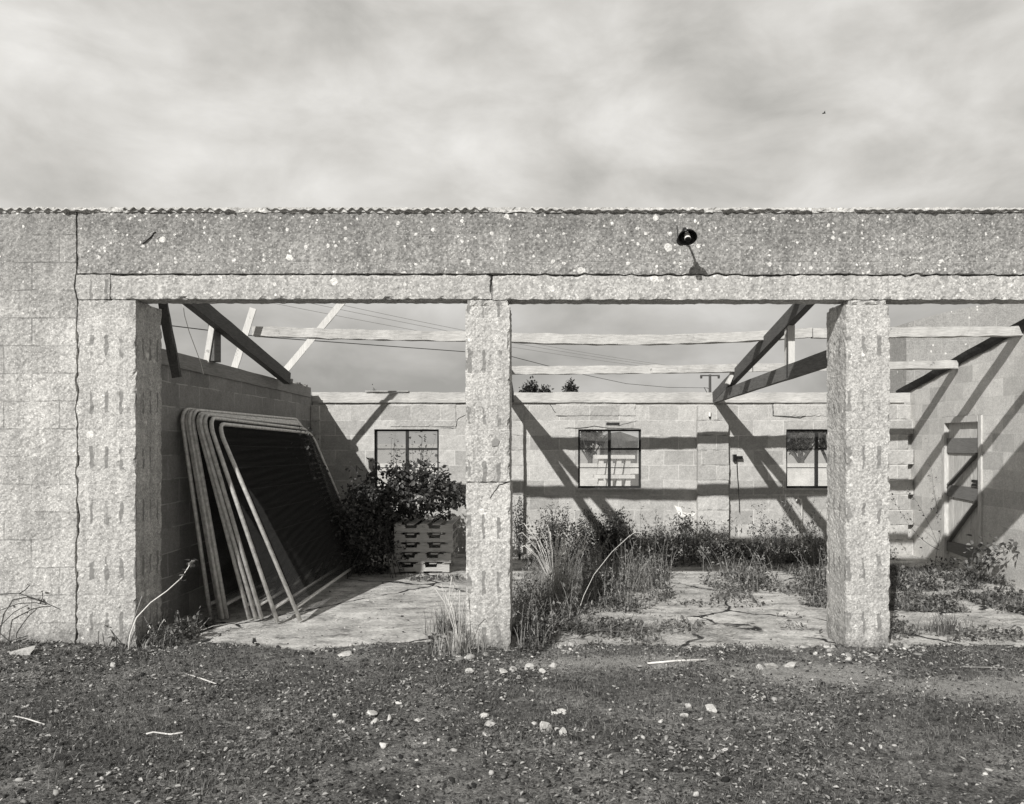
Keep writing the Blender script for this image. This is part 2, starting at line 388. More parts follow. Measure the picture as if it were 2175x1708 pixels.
# ------------------------------------------------------------------ ground
def ground_mat():
    M = Mat('earth_and_moss', .95)
    a = M.noise(55, 5, .7); b = M.noise(16, 4, .65); c = M.noise(1.6, 4, .6); d_ = M.noise(130, 2, .6)
    v = M.math('ADD', M.math('MULTIPLY', a, .5), M.math('ADD', M.math('MULTIPLY', b, .3), M.math('MULTIPLY', d_, .2)))
    v = M.remap(v, .39, .62, .01, .27)
    v = M.math('MULTIPLY', v, M.remap(c, .32, .68, .55, 2.0))
    def spot(cx_, cy_, rx, ry):
        q1 = M.math('POWER', M.math('DIVIDE', M.math('SUBTRACT', M.x, cx_), rx), 2.0); q2 = M.math('POWER', M.math('DIVIDE', M.math('SUBTRACT', M.y, cy_), ry), 2.0)
        return M.step(M.math('ADD', M.math('ADD', q1, q2), M.remap(M.noise(5, 5, .7), .3, .7, -.6, .6)), 1.3, .3)
    sp_ = M.math('MAXIMUM', spot(1.9, -.72, .8, .32), M.math('MAXIMUM', spot(3.05, -1.0, .85, .3), spot(.6, -.45, .9, .24)))   # dry dusty patches of bare grit
    v = M.mix(M.math('MULTIPLY', sp_, .95), v, M.remap(a, .3, .7, .20, .52))
    vo = M.n('ShaderNodeTexVoronoi'); vo.inputs['Scale'].default_value = 42; M.k(M.P, vo.inputs['Vector'])
    s2 = M.n('ShaderNodeSeparateColor'); M.k(vo.outputs['Color'], s2.inputs[0])
    f = M.math('MULTIPLY', M.math('GREATER_THAN', s2.outputs[0], .90), M.math('LESS_THAN', vo.outputs['Distance'], .32))
    v = M.mix(f, v, .42)
    M.bump(M.math('ADD', a, b), 1.0, .03); M.color(v); return M.m
def slab_mat():
    M = Mat('worn_concrete', .9)
    a = M.noise(34, 5, .7, M.scaled((.8, 1.25, 1))); b = M.noise(4, 6, .68, M.scaled((.75, 1.2, 1))); c = M.noise(1.4, 4, .6)
    v = M.math('ADD', M.math('MULTIPLY', a, .45), M.math('MULTIPLY', b, .55))
    v = M.remap(v, .38, .62, .22, .78); v = M.math('MULTIPLY', v, M.remap(c, .35, .65, .85, 1.12))
    dirt = M.step(M.noise(6, 6, .72, M.scaled((.8, 1.5, 1))), .54, .64); v = M.mix(M.math('MULTIPLY', dirt, .7), v, .10)
    cr = M.n('ShaderNodeTexVoronoi'); cr.feature = 'DISTANCE_TO_EDGE'; cr.inputs['Scale'].default_value = .5
    wb = M.n('ShaderNodeTexNoise'); wb.inputs['Scale'].default_value = 3.5; wb.inputs['Detail'].default_value = 5; M.k(M.P, wb.inputs['Vector'])
    ad = M.n('ShaderNodeVectorMath'); ad.operation = 'MULTIPLY_ADD'; M.k(wb.outputs['Color'], ad.inputs[0]); ad.inputs[1].default_value = (.3,)*3; M.k(M.P, ad.inputs[2]); M.k(ad.outputs[0], cr.inputs['Vector'])
    ck = M.math('MULTIPLY', M.step(cr.outputs['Distance'], .012, .005), M.step(M.noise(1.1, 2), .42, .50)); v = M.mix(ck, v, .03)
    M.bump(M.math('SUBTRACT', M.math('ADD', a, b), ck), 1.0, .018); M.color(v); return M.m
m_ground = ground_mat(); m_slab = slab_mat()
m_field = plain('pale_yard', .40, .95, .3, 1.2)

def gz(x, y):
    p = Vector((x, y, 0))
    e_ = .10 + .16 * noise.noise(Vector((x * 1.3, 3.1, 0))) + .05 * noise.noise(Vector((x * 7, 1, 0)))   # ragged line where the soil meets the slab
    if y > e_: base = -.02 - min(.06, (y - e_) * .8)
    else: base = .012 * min(1, (e_ - y) / .12)
    rise = .05 * max(0, noise.noise(Vector((x*.6, y*.7, 5))))
    if x < -2.9: base += .03 * min(1, (-2.9 - x)) * math.exp(-(y/.5)**2)
    return base + rise + .022 * noise.noise(p * 2.3) + .012 * noise.noise(p * 9) + .010 * noise.noise(p * 24) + .005*noise.noise(p*60)
xs = np.arange(-7.5, 9.01, .03); ys = np.arange(-5.6, .62, .03)
V = [(x, y, gz(x, y) if y < .55 else -.09) for y in ys for x in xs]; nx, ny = len(xs), len(ys)
i = np.arange(nx-1)[None] + np.arange(ny-1)[:, None] * nx; i = i.ravel()
tag(npmesh('ground', V, np.stack([i, i+1, i+1+nx, i+nx], 1), m_ground, smooth=True), kind='structure')
V = [(-600, -600, -.12), (600, -600, -.12), (600, 900, -.12), (-600, 900, -.12)]
tag(npmesh('yard', V, [(0, 1, 2, 3)], m_field), kind='structure')
xs = np.arange(-3.5, 5.63, .04); ys = np.arange(-.03, 5.58, .04); nx, ny = len(xs), len(ys)
def sz(x, y):
    p = Vector((x, y, 0)); return .006 * noise.noise(p * 1.7) + .004 * noise.noise(p * 11) + .002 * noise.noise(p * 30)
V = [(x, y, sz(x, y)) for y in ys for x in xs]
i = (np.arange(nx-1)[None] + np.arange(ny-1)[:, None] * nx).ravel()
tag(npmesh('floor_slab', V, np.stack([i, i+1, i+1+nx, i+nx], 1), m_slab, smooth=True), kind='structure')

# ------------------------------------------------------------------ the derelict shed
shed = empty('derelict_shed', (0, 0, 0))
tag(shed, 'roofless block shed with open bays, two square pillars and bare roof timbers', 'shed')
def part(name, mb, m, label=None, parent=shed, **kw):
    o = mb.build(name, m, parent, **kw)
    if label: o['label'] = label
    return o
def vcrack(p):
    k = math.exp(-((p.x + 3.767) / .06) ** 2); return (k * (.022 * noise.noise(Vector((1, p.z * 2.1, 0))) + .016 * noise.noise(Vector((4, p.z * 8, 0)))), 0, 0) if p.z < 3.045 else (0, 0, 0)
def hcrack(p):
    k = math.exp(-((p.z - 3.04) / .05) ** 2) * min(1, max(0, (p.x + .3) / .5)); return (0, 0, k * (.014 * noise.noise(Vector((p.x * 3.1, 2, 0))) + .016 * noise.noise(Vector((p.x * 13, 5, 0))) - .004))
part('front_wall', MB().rough((-7.2, 0, -.15), (-3.774, .22, 3.555), .025, .005, 0, vcrack), m_wallL, 'pale rough block wall left of the vertical crack')
pb = MB().rough((-3.762, 0, -.15), (-3.29, .44, 2.835), .022, .005, .02, vcrack); pb.rough((-3.762, .002, 2.842), (-3.5, .22, 3.04), .03, .004, 0, vcrack)
part('pier', pb, m_pier, 'end pier with scored strokes beside the left bay')
part('parapet', MB().rough((-3.762, 0, 3.05), (8.2, .14, 3.55), .025, .005, .008, hcrack), m_par, 'dark band of wall with white lichen above the lintel')
lt = MB().rough((-3.49, -.004, 2.842), (-.405, .218, 3.036), .024, .004, .022)
part('lintel', lt, m_lin); part('lintel', MB().rough((-.398, -.002, 2.838), (8.2, .22, 3.036), .024, .004, .016, hcrack), m_lin)
part('pillar', MB().rough((-.612, 0, -.1), (-.252, .44, 1.355), .02, .005, .022).rough((-.615, -.002, 1.361), (-.258, .44, 2.79), .02, .005, .02).rough((-.60, .006, 2.79), (-.27, .43, 2.836), .02, .005, .02), m_pil1, 'narrow pillar cracked across at half height')
part('pillar', MB().rough((2.47, 0, -.1), (2.825, .44, 2.80), .02, .005, .022).rough((2.49, .006, 2.80), (2.80, .43, 2.836), .02, .005, .015), m_pil2, 'right pillar standing before the truss')
part('front_wall', MB().rough((5.57, 0, -.15), (8.2, .44, 2.836), .05, .005), m_wallL)
# mortar patches
pt = MB()
for (cx_, cz_, r_) in (((1052 - VX) / 262, EYE + (HY - 940) / 262, .038),):
    ring = [(cx_ + r_ * math.cos(t) * random.uniform(.7, 1.15), -.009, cz_ + r_ * math.sin(t) * random.uniform(.7, 1.2)) for t in np.linspace(0, 2*np.pi, 14)[:-1]]
    ring2 = [(x, .01, z) for x, y, z in ring]; n = len(ring); pt.add(ring + ring2, [tuple(reversed(range(n)))] + [(k, (k+1) % n, n + (k+1) % n, n + k) for k in range(n)])
part('mortar_patch', pt, m_patch)
# corrugated cement sheet edge along the wall head
pc = .0765; xs = np.arange(-7.2, 8.2, pc / 10); rows = []
V = []
for (y, dz, bot) in ((-.03, 0, 0), (.06, .004, 0), (.15, -.01, 0)):
    for x in xs:
        wv = .5 + .5 * math.cos(2 * math.pi * x / pc)
        wear = .010 * noise.noise(Vector((x * 3, y, 1))) + .006 * noise.noise(Vector((x * 14, y, 4)))
        amp = (.024 if x < .2 else .012) * (.75 + .5 * noise.noise(Vector((x * 2.3, 6, 0))))
        yy = y + (.02 * noise.noise(Vector((x * 9, 2, 0))) + (.03 if noise.noise(Vector((x * 1.9, 8, 0))) > .25 else 0) if y < 0 else 0)
        V.append((x, yy, 3.562 + amp * wv + wear + dz))
nx = len(xs); n3 = nx * 3
V += [(x, y, z - .011) for x, y, z in V]
i = np.arange(nx - 1)
Fc = [np.stack([i + r*nx, i+1 + r*nx, i+1+(r+1)*nx, i+(r+1)*nx], 1) for r in (0, 1)]
Fc += [np.stack([n3 + i + r*nx, n3 + i+(r+1)*nx, n3+i+1+(r+1)*nx, n3+i+1 + r*nx], 1) for r in (0, 1)]
Fc += [np.stack([n3 + i, n3 + i + 1, i + 1, i], 1), np.stack([2*nx + i, 2*nx+i+1, n3+2*nx+i+1, n3+2*nx+i], 1)]
o = npmesh('roof_sheet_edge', V, np.concatenate(Fc), m_sheet, shed, True); o['label'] = 'corrugated cement sheet edge along the top of the wall'
mo = MB().rough((-7.2, -.008, 3.545), (8.2, .13, 3.582), .02, .009)
part('mortar_bed', mo, m_sheet)

# side walls and back wall
BY = 5.50
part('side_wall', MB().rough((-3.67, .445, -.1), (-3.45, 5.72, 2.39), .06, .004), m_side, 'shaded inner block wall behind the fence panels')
wallR = MB()
DY0, DY1, DZ = 3.57, 4.55, 2.03
def rt(y): return 3.55 - .19 * y
def prism(mb, ya, yb, za, zb0, zb1, x0=5.57, x1=5.79, n=8):
    for k in range(n):
        a = ya + (yb - ya) * k / n; b = ya + (yb - ya) * (k + 1) / n
        h0 = zb0 + (zb1 - zb0) * k / n; h1 = zb0 + (zb1 - zb0) * (k + 1) / n
        mb.add([(x0,a,za),(x1,a,za),(x1,b,za),(x0,b,za),(x0,a,h0),(x1,a,h0),(x1,b,h1),(x0,b,h1)],
               [(4,5,6,7),(0,4,7,3),(1,2,6,5)] + ([(0,1,5,4)] if k == 0 else []) + ([(3,7,6,2)] if k == n - 1 else []))
prism(wallR, .445, DY0, -.1, rt(.445), rt(DY0)); prism(wallR, DY0, DY1, DZ, rt(DY0), rt(DY1), n=3); prism(wallR, DY1, 5.72, -.1, rt(DY1), rt(5.72), n=3)
part('side_wall', wallR, m_right, 'pale inner block wall holding the door')
W = [(795, 932, 912, 1036), (1228, 1362, 912, 1037), (1670, 1804, 912, 1036)]
wz0, wz1 = at(0, 1037, BY).z, at(0, 912, BY).z
wx = [(at(a, 0, BY).x, at(b, 0, BY).x) for a, b, _, _ in W]
bwall = MB(); e_ = [-3.447] + [v for p in wx for v in p] + [5.567]; TOPZ = 2.29
for k in range(0, 8, 2): bwall.rough((e_[k], BY, -.1), (e_[k+1], BY + .21, TOPZ), .06, .003)
for a, b in wx:
    bwall.rough((a, BY, -.1), (b, BY + .21, wz0 - .03), .06, .003); bwall.rough((a, BY, wz1), (b, BY + .21, TOPZ), .06, .003)
part('back_wall', bwall, m_back, 'pale back wall with three steel windows')
# long lintel blocks over the windows: hairline joints cut as thin dark recesses are modelled as proud slabs
for (xa, xb, za, zb) in ((1180, 1350, 856, 883), (1643, 1760, 856, 884), (830, 968, 858, 906)):
    a = at(xa, zb, BY); b = at(xb, za, BY)
    part('window_lintel', MB().rough((a.x, BY - .012, a.z), (b.x, BY + .05, b.z), .03, .003, .012), m_back)
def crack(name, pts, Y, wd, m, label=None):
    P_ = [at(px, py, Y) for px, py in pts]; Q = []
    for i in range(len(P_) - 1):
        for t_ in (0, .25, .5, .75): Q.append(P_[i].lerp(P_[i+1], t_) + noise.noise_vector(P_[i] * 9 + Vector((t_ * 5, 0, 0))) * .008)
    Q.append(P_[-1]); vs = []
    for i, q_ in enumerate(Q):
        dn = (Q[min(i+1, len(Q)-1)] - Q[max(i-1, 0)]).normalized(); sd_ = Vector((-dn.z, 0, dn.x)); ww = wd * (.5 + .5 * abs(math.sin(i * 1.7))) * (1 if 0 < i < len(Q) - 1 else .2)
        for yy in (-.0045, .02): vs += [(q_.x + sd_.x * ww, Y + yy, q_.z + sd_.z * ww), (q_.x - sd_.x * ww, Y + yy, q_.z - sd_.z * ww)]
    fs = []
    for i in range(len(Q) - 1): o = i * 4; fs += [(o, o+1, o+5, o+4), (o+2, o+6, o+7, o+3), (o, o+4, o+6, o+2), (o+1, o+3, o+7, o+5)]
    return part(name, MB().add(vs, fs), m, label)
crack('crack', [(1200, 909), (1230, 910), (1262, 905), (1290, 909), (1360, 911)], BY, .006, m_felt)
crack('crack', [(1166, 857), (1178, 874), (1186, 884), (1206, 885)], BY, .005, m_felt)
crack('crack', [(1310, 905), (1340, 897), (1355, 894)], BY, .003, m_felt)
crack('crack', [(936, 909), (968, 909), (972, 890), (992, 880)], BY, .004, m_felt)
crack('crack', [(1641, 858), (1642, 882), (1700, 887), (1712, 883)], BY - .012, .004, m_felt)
crack('crack', [(1083, 1022), (1060, 1030), (1040, 1058)], -.004, .0015, m_felt)
crack('crack', [(1043, 585), (1042, 600), (1041, 622)], -.008, .005, m_felt, 'open joint in the lintel above the narrow pillar')
crack('crack', [(330, 492), (318, 506), (302, 518)], -.006, .002, m_felt)
spv = [(1432, 1074), (1446, 1078), (1450, 1088), (1464, 1091), (1478, 1090), (1474, 1096), (1450, 1099), (1441, 1092), (1438, 1084)]
sp0 = [at(px, py, BY - .006) for px, py in spv]; n = len(sp0)
part('paint_splash', MB().add([tuple(v) for v in sp0] + [(v.x, v.y + .02, v.z) for v in sp0], [tuple(range(n)), tuple(reversed(range(n, 2*n)))] + [(k, n+k, n+(k+1) % n, (k+1) % n) for k in range(n)]), m_white)
def pilaster(x0, x1, top=2.27, dy=.1, m=m_back, label=None):
    mb = MB(); z = 0.0; k = 0
    while z < top - .05:
        h = min(.222, top - z); mb.rough((x0 + random.uniform(-.004, .004), BY - dy - random.uniform(0, .005), z), (x1 + random.uniform(-.004, .004), BY + .003, z + h - .002), .04, .003, .008); z += .224; k += 1
    return part('pilaster', mb, m, label)
pilaster(-.68, -.27); pilaster(2.335, 2.80, label='pilaster under the foot of the right truss'); pilaster(-3.445, -3.32)
cp = MB(); z = 0.0; k = 0
while z < 2.2:
    x1 = 5.564 if k % 2 == 0 else 5.48
    cp.rough((5.2, BY - .1, z), (x1, BY + .003, min(2.25, z + .224)), .04, .004, .01); z += .226; k += 1
part('pilaster', cp, m_back, 'toothed corner pilaster with dark gaps in its joint')
# windows
def window(x0, x1, z0, z1, label):
    wob = empty('window', ((x0+x1)/2, BY + .07, z0)); wob.parent = shed; wob['label'] = label
    hx = (x1 - x0) / 2; H = z1 - z0; f = MB(); t = .03
    def bar(xa, xb, za, zb, y0=-.02, y1=.02): f.box((xa, y0, za), (xb, y1, zb))
    bar(-hx, -hx + t, 0, H); bar(hx - t, hx, 0, H); bar(-hx + t, hx - t, 0, t); bar(-hx + t, hx - t, H - t, H); bar(-.022, .022, t, H - t, -.025, .022)
    zs = [t, H * .345, H * .665, H - t]
    for sg in (-1, 1):
        xa, xb = sorted((sg * .022, sg * (hx - t)))
        bar(xa, xb, zs[1] - .006, zs[1] + .006, -.015, .015)
        tk = .007 if sg < 0 else .016
        bar(xa, xb, zs[2] - tk, zs[2] + tk, -.018, .015)
    fo = f.build('window_frame', m_steel, wob)
    for sg in (-1, 1):
        xa, xb = sorted((sg * .022, sg * (hx - t)))
        for k in range(3):
            MB().box((xa + .001, -.002, zs[k] + .006), (xb - .001, .002, zs[k+1] - .006)).build('pane', m_glass, wob)
    MB().rough((-hx - .03, -.10, -.032), (hx + .03, .12, -.002), .04, .003).build('window_sill', m_back, wob)
    return wob
window(*wx[0], wz0, wz1, 'steel window half hidden by the leafy shrub')
window(*wx[1], wz0, wz1, 'steel window in the middle bay')
window(*wx[2], wz0, wz1, 'steel window partly behind the right pillar')
# slot above middle window
a = at(1480 * .87, 1035 * .87, BY)
part('vent_slot', MB().rough((a.x, BY - .004, a.z - .022), (a.x + .20, BY + .01, a.z + .022), .03, .004), m_felt)
# wall plate on the back wall
wp = MB().beam((-3.46, BY + .06, 2.368), (-.7, BY + .05, 2.364), .12, .14, seg=30, jit=.012); wp.beam((-.7, BY + .06, 2.364), (2.4, BY + .06, 2.368), .12, .14, seg=30, jit=.012); wp.beam((2.4, BY + .06, 2.366), (5.56, BY + .06, 2.36), .12, .14, seg=30, jit=.010)
wp.beam((-2.65, BY + .03, 2.452), (-2.0, BY + .03, 2.45), .14, .012)
wp.beam((-3.35, BY - .02, 2.30), (5.45, BY - .02, 2.30), .035, .04, seg=60, jit=.008)
part('wall_plate', wp, m_oldwood, 'weathered timber plate along the head of the back wall')
# trusses: tie, rafter, post
def truss(x, label, face=1, y_end=.44):
    t = empty('roof_truss', (x, 0, 0)); t.parent = shed; t['label'] = label
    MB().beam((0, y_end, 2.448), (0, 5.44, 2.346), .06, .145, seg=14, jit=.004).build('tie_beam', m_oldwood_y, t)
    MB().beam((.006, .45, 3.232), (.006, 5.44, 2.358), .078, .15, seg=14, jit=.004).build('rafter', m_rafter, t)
    MB().box((-.012, 1.87, 2.50), (.055, 2.01, 2.93)).build('post', m_ply, t)
    MB().box((-.036, 1.84, 2.36), (-.031, 1.862, 2.88)).build('steel_strap', m_felt, t)
    return t
truss(2.60, 'truss running back from the right pillar'); truss(-.46, 'truss behind the narrow pillar', y_end=.44)
t = empty('roof_truss', (-3.32, 0, 0)); t.parent = shed; t['label'] = 'truss along the shaded left wall'
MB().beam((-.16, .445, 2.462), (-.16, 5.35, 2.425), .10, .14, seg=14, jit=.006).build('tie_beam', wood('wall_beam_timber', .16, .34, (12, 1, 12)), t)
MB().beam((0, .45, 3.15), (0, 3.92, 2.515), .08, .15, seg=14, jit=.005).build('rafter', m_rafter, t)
MB().box((-.11, 1.72, 2.52), (-.045, 1.89, 3.0)).build('post', m_oldwood_y, t)
MB().beam((-.125, 1.712, 2.50), (-.06, 1.712, 2.90), .055, .02, up=(0, 1, 0)).build('post', m_ply, t)
for k in range(9):
    p = Vector((-.15 + random.uniform(-.03, .06), 4.25 + k * .11, 2.50 + random.uniform(-.01, .02))); s_ = random.uniform(.02, .045)
    MB().rough((p.x - s_, p.y - s_ * 1.4, p.z - s_ * .6), (p.x + s_, p.y + s_ * 1.4, p.z + s_ * .7), .015, .012).build('rubble', m_side, t)
# purlins
def purlin(px0, py0, px1, py1, Y, sag, label, ht=.11):
    a = at(px0, py0, Y); b = at(px1, py1, Y); a.z += ht / 2; b.z += ht / 2; a.z += .0
    return part('purlin', MB().beam(a, b, .11, ht, seg=60, jit=.012, sag=sag), m_oldwood, label)
purlin(538, 714, 1040, 726, 2.78, .01, 'upper purlin crossing the left bay')
purlin(1042, 725, 1722, 717, 2.78, .06, 'sagging upper purlin crossing the middle bay')
purlin(1724, 719, 2168, 714, 2.78, .0, 'upper purlin crossing the right bay')
purlin(1050, 795, 1595, 790, 4.15, .01, 'lower purlin crossing the middle bay', .105)
purlin(1597, 790, 2031, 783, 4.15, .0, 'lower purlin crossing the right bay', .105)
part('purlin', MB().beam((-.5, 1.28, 3.25), (5.56, 1.28, 3.25), .065, .11, seg=20, jit=.006), m_oldwood, 'front purlin hidden above the lintel line')
# cleats on the right truss
cl = MB()
for (px, py, Y) in ((1617, 722, 2.86), (1539, 800, 4.2)):
    c = at(px + 14, py, Y); part('cleat', MB().beam(c + Vector((-.05, 0, -.10)), c + Vector((.02, 0, .06)), .05, .09, up=(0, 1, 0)), m_doorw)
# felt and flashing on the right wall head
fv = []; ff = []; nn = 60
for k in range(nn + 1):
    y = .5 + (5.85 - .5) * k / nn; zt = rt(y); w1 = .045 * noise.noise(Vector((0, y * 1.7, 2))); w2 = .02 * noise.noise(Vector((3, y * 5, 2)))
    drop = .05 + .05 * abs(noise.noise(Vector((1, y * 1.3, 7))))
    for (x, z) in ((5.555 + w2, zt - drop), (5.525 + w2, zt - .01 + w1), (5.50 + w1, zt + .035 + w1), (5.62, zt + .045 + w1 * .5), (5.82, zt + .03)): fv.append((x, y, z))
for k in range(nn):
    for j in range(4): b = k * 5 + j; ff.append((b, b + 5, b + 6, b + 1))
me = MB().add(fv, ff); o = part('roofing_felt', me, m_felt, 'torn dark felt along the sloping right wall head'); sm = o.modifiers.new('solid', 'SOLIDIFY'); sm.thickness = .008
# door in the right wall
door = empty('plank_door', (5.57, DY0, 0)); door.parent = shed; door['label'] = 'ledged and braced plank door in its frame'
WD = DY1 - DY0
fr = MB().box((-.02, 0, 0), (.09, .075, DZ)).box((-.02, WD - .075, 0), (.09, WD, DZ)).box((-.022, .0, DZ), (.092, WD, DZ + .0)).box((-.024, .076, DZ - .085), (.088, WD - .076, DZ - .002))
fr.build('door_frame', m_doorw, door, bevel=.004)
pk = MB(); n = 7; a0, a1 = .078, WD - .078
for k in range(n):
    ya = a0 + (a1 - a0) * k / n; pk.box((.035 + random.uniform(0, .004), ya + .002, .12 + random.uniform(-.03, .06)), (.055, a0 + (a1 - a0) * (k+1) / n - .002, DZ - .088))
pk.build('door_plank', m_doorw, door)
for z0_, z1_, tl in ((1.54, 1.74, .0), (.93, 1.10, .015), (.17, .33, .02)):
    MB().add([(.012,a0,z0_-tl),(.034,a0,z0_-tl),(.034,a1,z0_+tl),(.012,a1,z0_+tl),(.012,a0,z1_),(.034,a0,z1_),(.034,a1,z1_),(.012,a1,z1_)],
             [(0,3,2,1),(4,5,6,7),(0,1,5,4),(1,2,6,5),(2,3,7,6),(3,0,4,7)]).build('ledge', m_doord, door)
for zb, zt_ in ((1.10, 1.54), (.33, .925)):
    MB().beam((.022, a1 - .06, zb), (.022, a0 + .05, zt_), .022, .085, up=(1, 0, 0)).build('brace', m_doord, door)
MB().box((-.01, a0 + .01, 1.12), (.034, a0 + .16, 1.145)).box((-.012, a0 + .01, 1.165), (.034, a0 + .16, 1.20)).build('rim_lock', m_black, door)
# wiring remains on the pilaster
sw = empty('pull_switch', at(1560, 975, BY)); tag(sw, 'small dark switch box with hanging cord beside the back wall pilaster', 'switch')
MB().box((-.03, -.07, -.03), (.02, .0, .07)).box((.02, -.07, .0), (.11, -.02, .045)).build('switch_box', m_black, sw, bevel=.004)
MB().tube([(.02, -.05, -.03), (.03, -.05, -.25), (.05, -.05, -.5), (.06, -.05, -.8)], .005, 5).build('cord', m_cable, sw)
p = at(1507, 882, BY - .1); sk = empty('pull_cord_knob', p); tag(sk, 'small white ceramic fitting on the pilaster below the right truss', 'fitting')
MB().tube([(0, -.02, .04), (0, -.02, -.02)], [.022, .016], 10).build('ceramic_body', m_white, sk); MB().tube([(0, -.02, -.02), (0, -.02, -.045)], [.017, .014], 10).build('collar', m_black, sk)
a = at(1698, 1065, BY - .06); pw = MB().tube([(a.x - .05, a.y, a.z + .01), (a.x - .02, a.y, a.z + .05), (a.x + .02, a.y, a.z + .03), (a.x + .035, a.y, a.z - .05), (a.x + .035, a.y, 0)], .013, 8)
o = pw.build('water_pipe', m_tube); tag(o, 'thin upright pipe with bent top against the back wall', 'pipe')

# ------------------------------------------------------------------ loose timbers, rope
def loose(name, mb, m, label, cat): return tag(mb.build(name, m), label, cat)
d_ = 8.56
loose('leaning_board', MB().beam((-3.52, 2.6, 2.46), (-3.285, 2.6, 3.21), .018, .075, up=(1, 0, 0), seg=8, jit=.004), m_ply, 'short pale board standing upright over the left wall at the purlin end', 'board')
loose('leaning_batten', MB().beam((-3.60, 4.2, 2.45), (-2.66, 4.2, 3.58), .02, .085, up=(1, 0, 0), seg=10, jit=.004), m_ply, 'long pale batten slanting up behind the upper purlin', 'batten')
loose('broken_strut', MB().beam((-3.37, .62, 2.95), (-3.245, .62, 2.26), .035, .075, up=(1, 0, 0), seg=12, jit=.012).beam((-3.30, .60, 2.74), (-3.262, .60, 2.40), .02, .03, up=(1, 0, 0), seg=4, jit=.01), m_rafter, 'dark splintered strut hanging beside the left pier', 'strut')
pts = [at(*p) for p in ((388, 640, 1.0), (392, 670, 1.02), (402, 705, 1.03), (417, 745, 1.05), (427, 772, 1.1), (432, 795, 1.1))]
loose('hanging_string', MB().tube(pts, .0035, 5), m_rope, 'white string hanging below the dark rafter in the left bay', 'string')

# ------------------------------------------------------------------ wall lamp
lp = at(1460, 503, -.30); lamp = empty('wall_lamp', lp); tag(lamp, 'black enamel dish lamp on an arm high on the front wall', 'lamp')
nrm = Vector((0, -.6, -.8)); q = nrm.to_track_quat('Z', 'Y')
def lathe(prof, n=28):
    vs = [q @ Vector((r * math.cos(2*math.pi*k/n), r * math.sin(2*math.pi*k/n), h)) for r, h in prof for k in range(n)]
    fs = [(i*n+k, i*n+(k+1) % n, (i+1)*n+(k+1) % n, (i+1)*n+k) for i in range(len(prof)-1) for k in range(n)]
    return MB().add(vs, fs)
lathe([(.018, -.075), (.022, -.05), (.05, -.035), (.068, -.01), (.075, .012), (.071, .012), (.064, -.006), (.046, -.028), (.018, -.042)]).build('shade', m_black, lamp, smooth=True)
lathe([(.0, -.03), (.021, -.03), (.021, .012), (.024, .014), (.024, .028), (.0, .03)]).build('lamp_holder', m_white, lamp, smooth=False)
lathe([(.0, .028), (.022, .028), (.021, .046), (.0, .048)]).build('holder_ring', m_black, lamp)
b_ = q @ Vector((0, 0, -.07))
MB().tube([b_, b_ + Vector((0, .04, .03)), Vector((0, .15, b_.z + .05)), Vector((.0, .24, b_.z + .02)), Vector((0, .305, b_.z - .01))], .009, 8).build('arm', m_black, lamp, smooth=True)
MB().tube([(0, .288, b_.z - .01), (0, .302, b_.z - .01)], .035, 14).build('wall_plate', m_black, lamp)
MB().tube([(-.01, .296, b_.z), (-.022, .297, .08), (-.03, .297, .17)], .005, 5).build('cable', m_cable, lamp)

# ------------------------------------------------------------------ stacked fence panels
PL, PH, RD = 3.45, 2.0, .019
def panel_frame():
    r = .17; mb = MB()
    pts = [(0, 0, 0), (0, 0, PH - r)] + [(0, r - r*math.cos(t), PH - r + r*math.sin(t)) for t in np.linspace(.2, math.pi/2, 7)]
    pts += [(0, PL - r + r*math.sin(t), PH - r + r*math.cos(t)) for t in np.linspace(0, math.pi/2 - .2, 7)] + [(0, PL, PH - r), (0, PL, 0)]
    return mb.tube(pts, RD, 10)
def panel_bottom(): return MB().tube([(0, .02, .13), (0, PL - .02, .13)], RD * .9, 10)
def wires():
    V = []; Fc = []
    def bar(a, b, w_):
        k = len(V); a = Vector(a); b = Vector(b); d = (b - a).normalized(); s = Vector((0, d.z, -d.y)) * w_; n_ = Vector((w_, 0, 0))
        for p in (a, b): V.extend([p - s, p + n_, p + s, p - n_])
        for i in range(4): Fc.append((k+i, k+(i+1) % 4, k+4+(i+1) % 4, k+4+i))
    y = .05
    while y < PL - .03: bar((0, y, .13), (0, y, PH - .01), .0018); y += .020
    z = .2
    while z < PH - .05:
        for dz in (0,): bar((.003, .01, z + dz), (.003, PL - .01, z + dz), .0018)
        z += .225
    return npmesh('wire_mesh', [tuple(v) for v in V], Fc, m_wire)
# foot corner (x, y), top corner (x, y) of the near upright, and sideways drift of the far end
panels = [((-2.25, .97), (-3.03, .97), -.14), ((-2.44, .90), (-3.09, .91), -.12), ((-2.62, 1.0), (-3.185, 1.0), -.10), ((-2.67, .99), (-3.22, .98), -.09),
          ((-2.745, 1.02), (-3.25, 1.01), -.06), ((-2.97, 1.06), (-3.31, 1.05), -.04), ((-3.00, 1.03), (-3.34, 1.04), -.03), ((-3.04, 1.08), (-3.375, 1.07), -.02), ((-3.12, 1.05), (-3.41, 1.06), -.0)]
ords = ['frontmost fence panel of the leaning stack, its near foot furthest out on the slab', 'second fence panel from the front of the leaning stack', 'third fence panel from the front of the leaning stack', 'fourth fence panel from the front of the leaning stack',
        'middle fence panel of the leaning stack', 'fourth fence panel from the shaded wall in the leaning stack', 'third fence panel from the shaded wall in the leaning stack', 'fence panel second from the shaded wall in the leaning stack', 'rearmost fence panel resting against the shaded block wall']
root = None
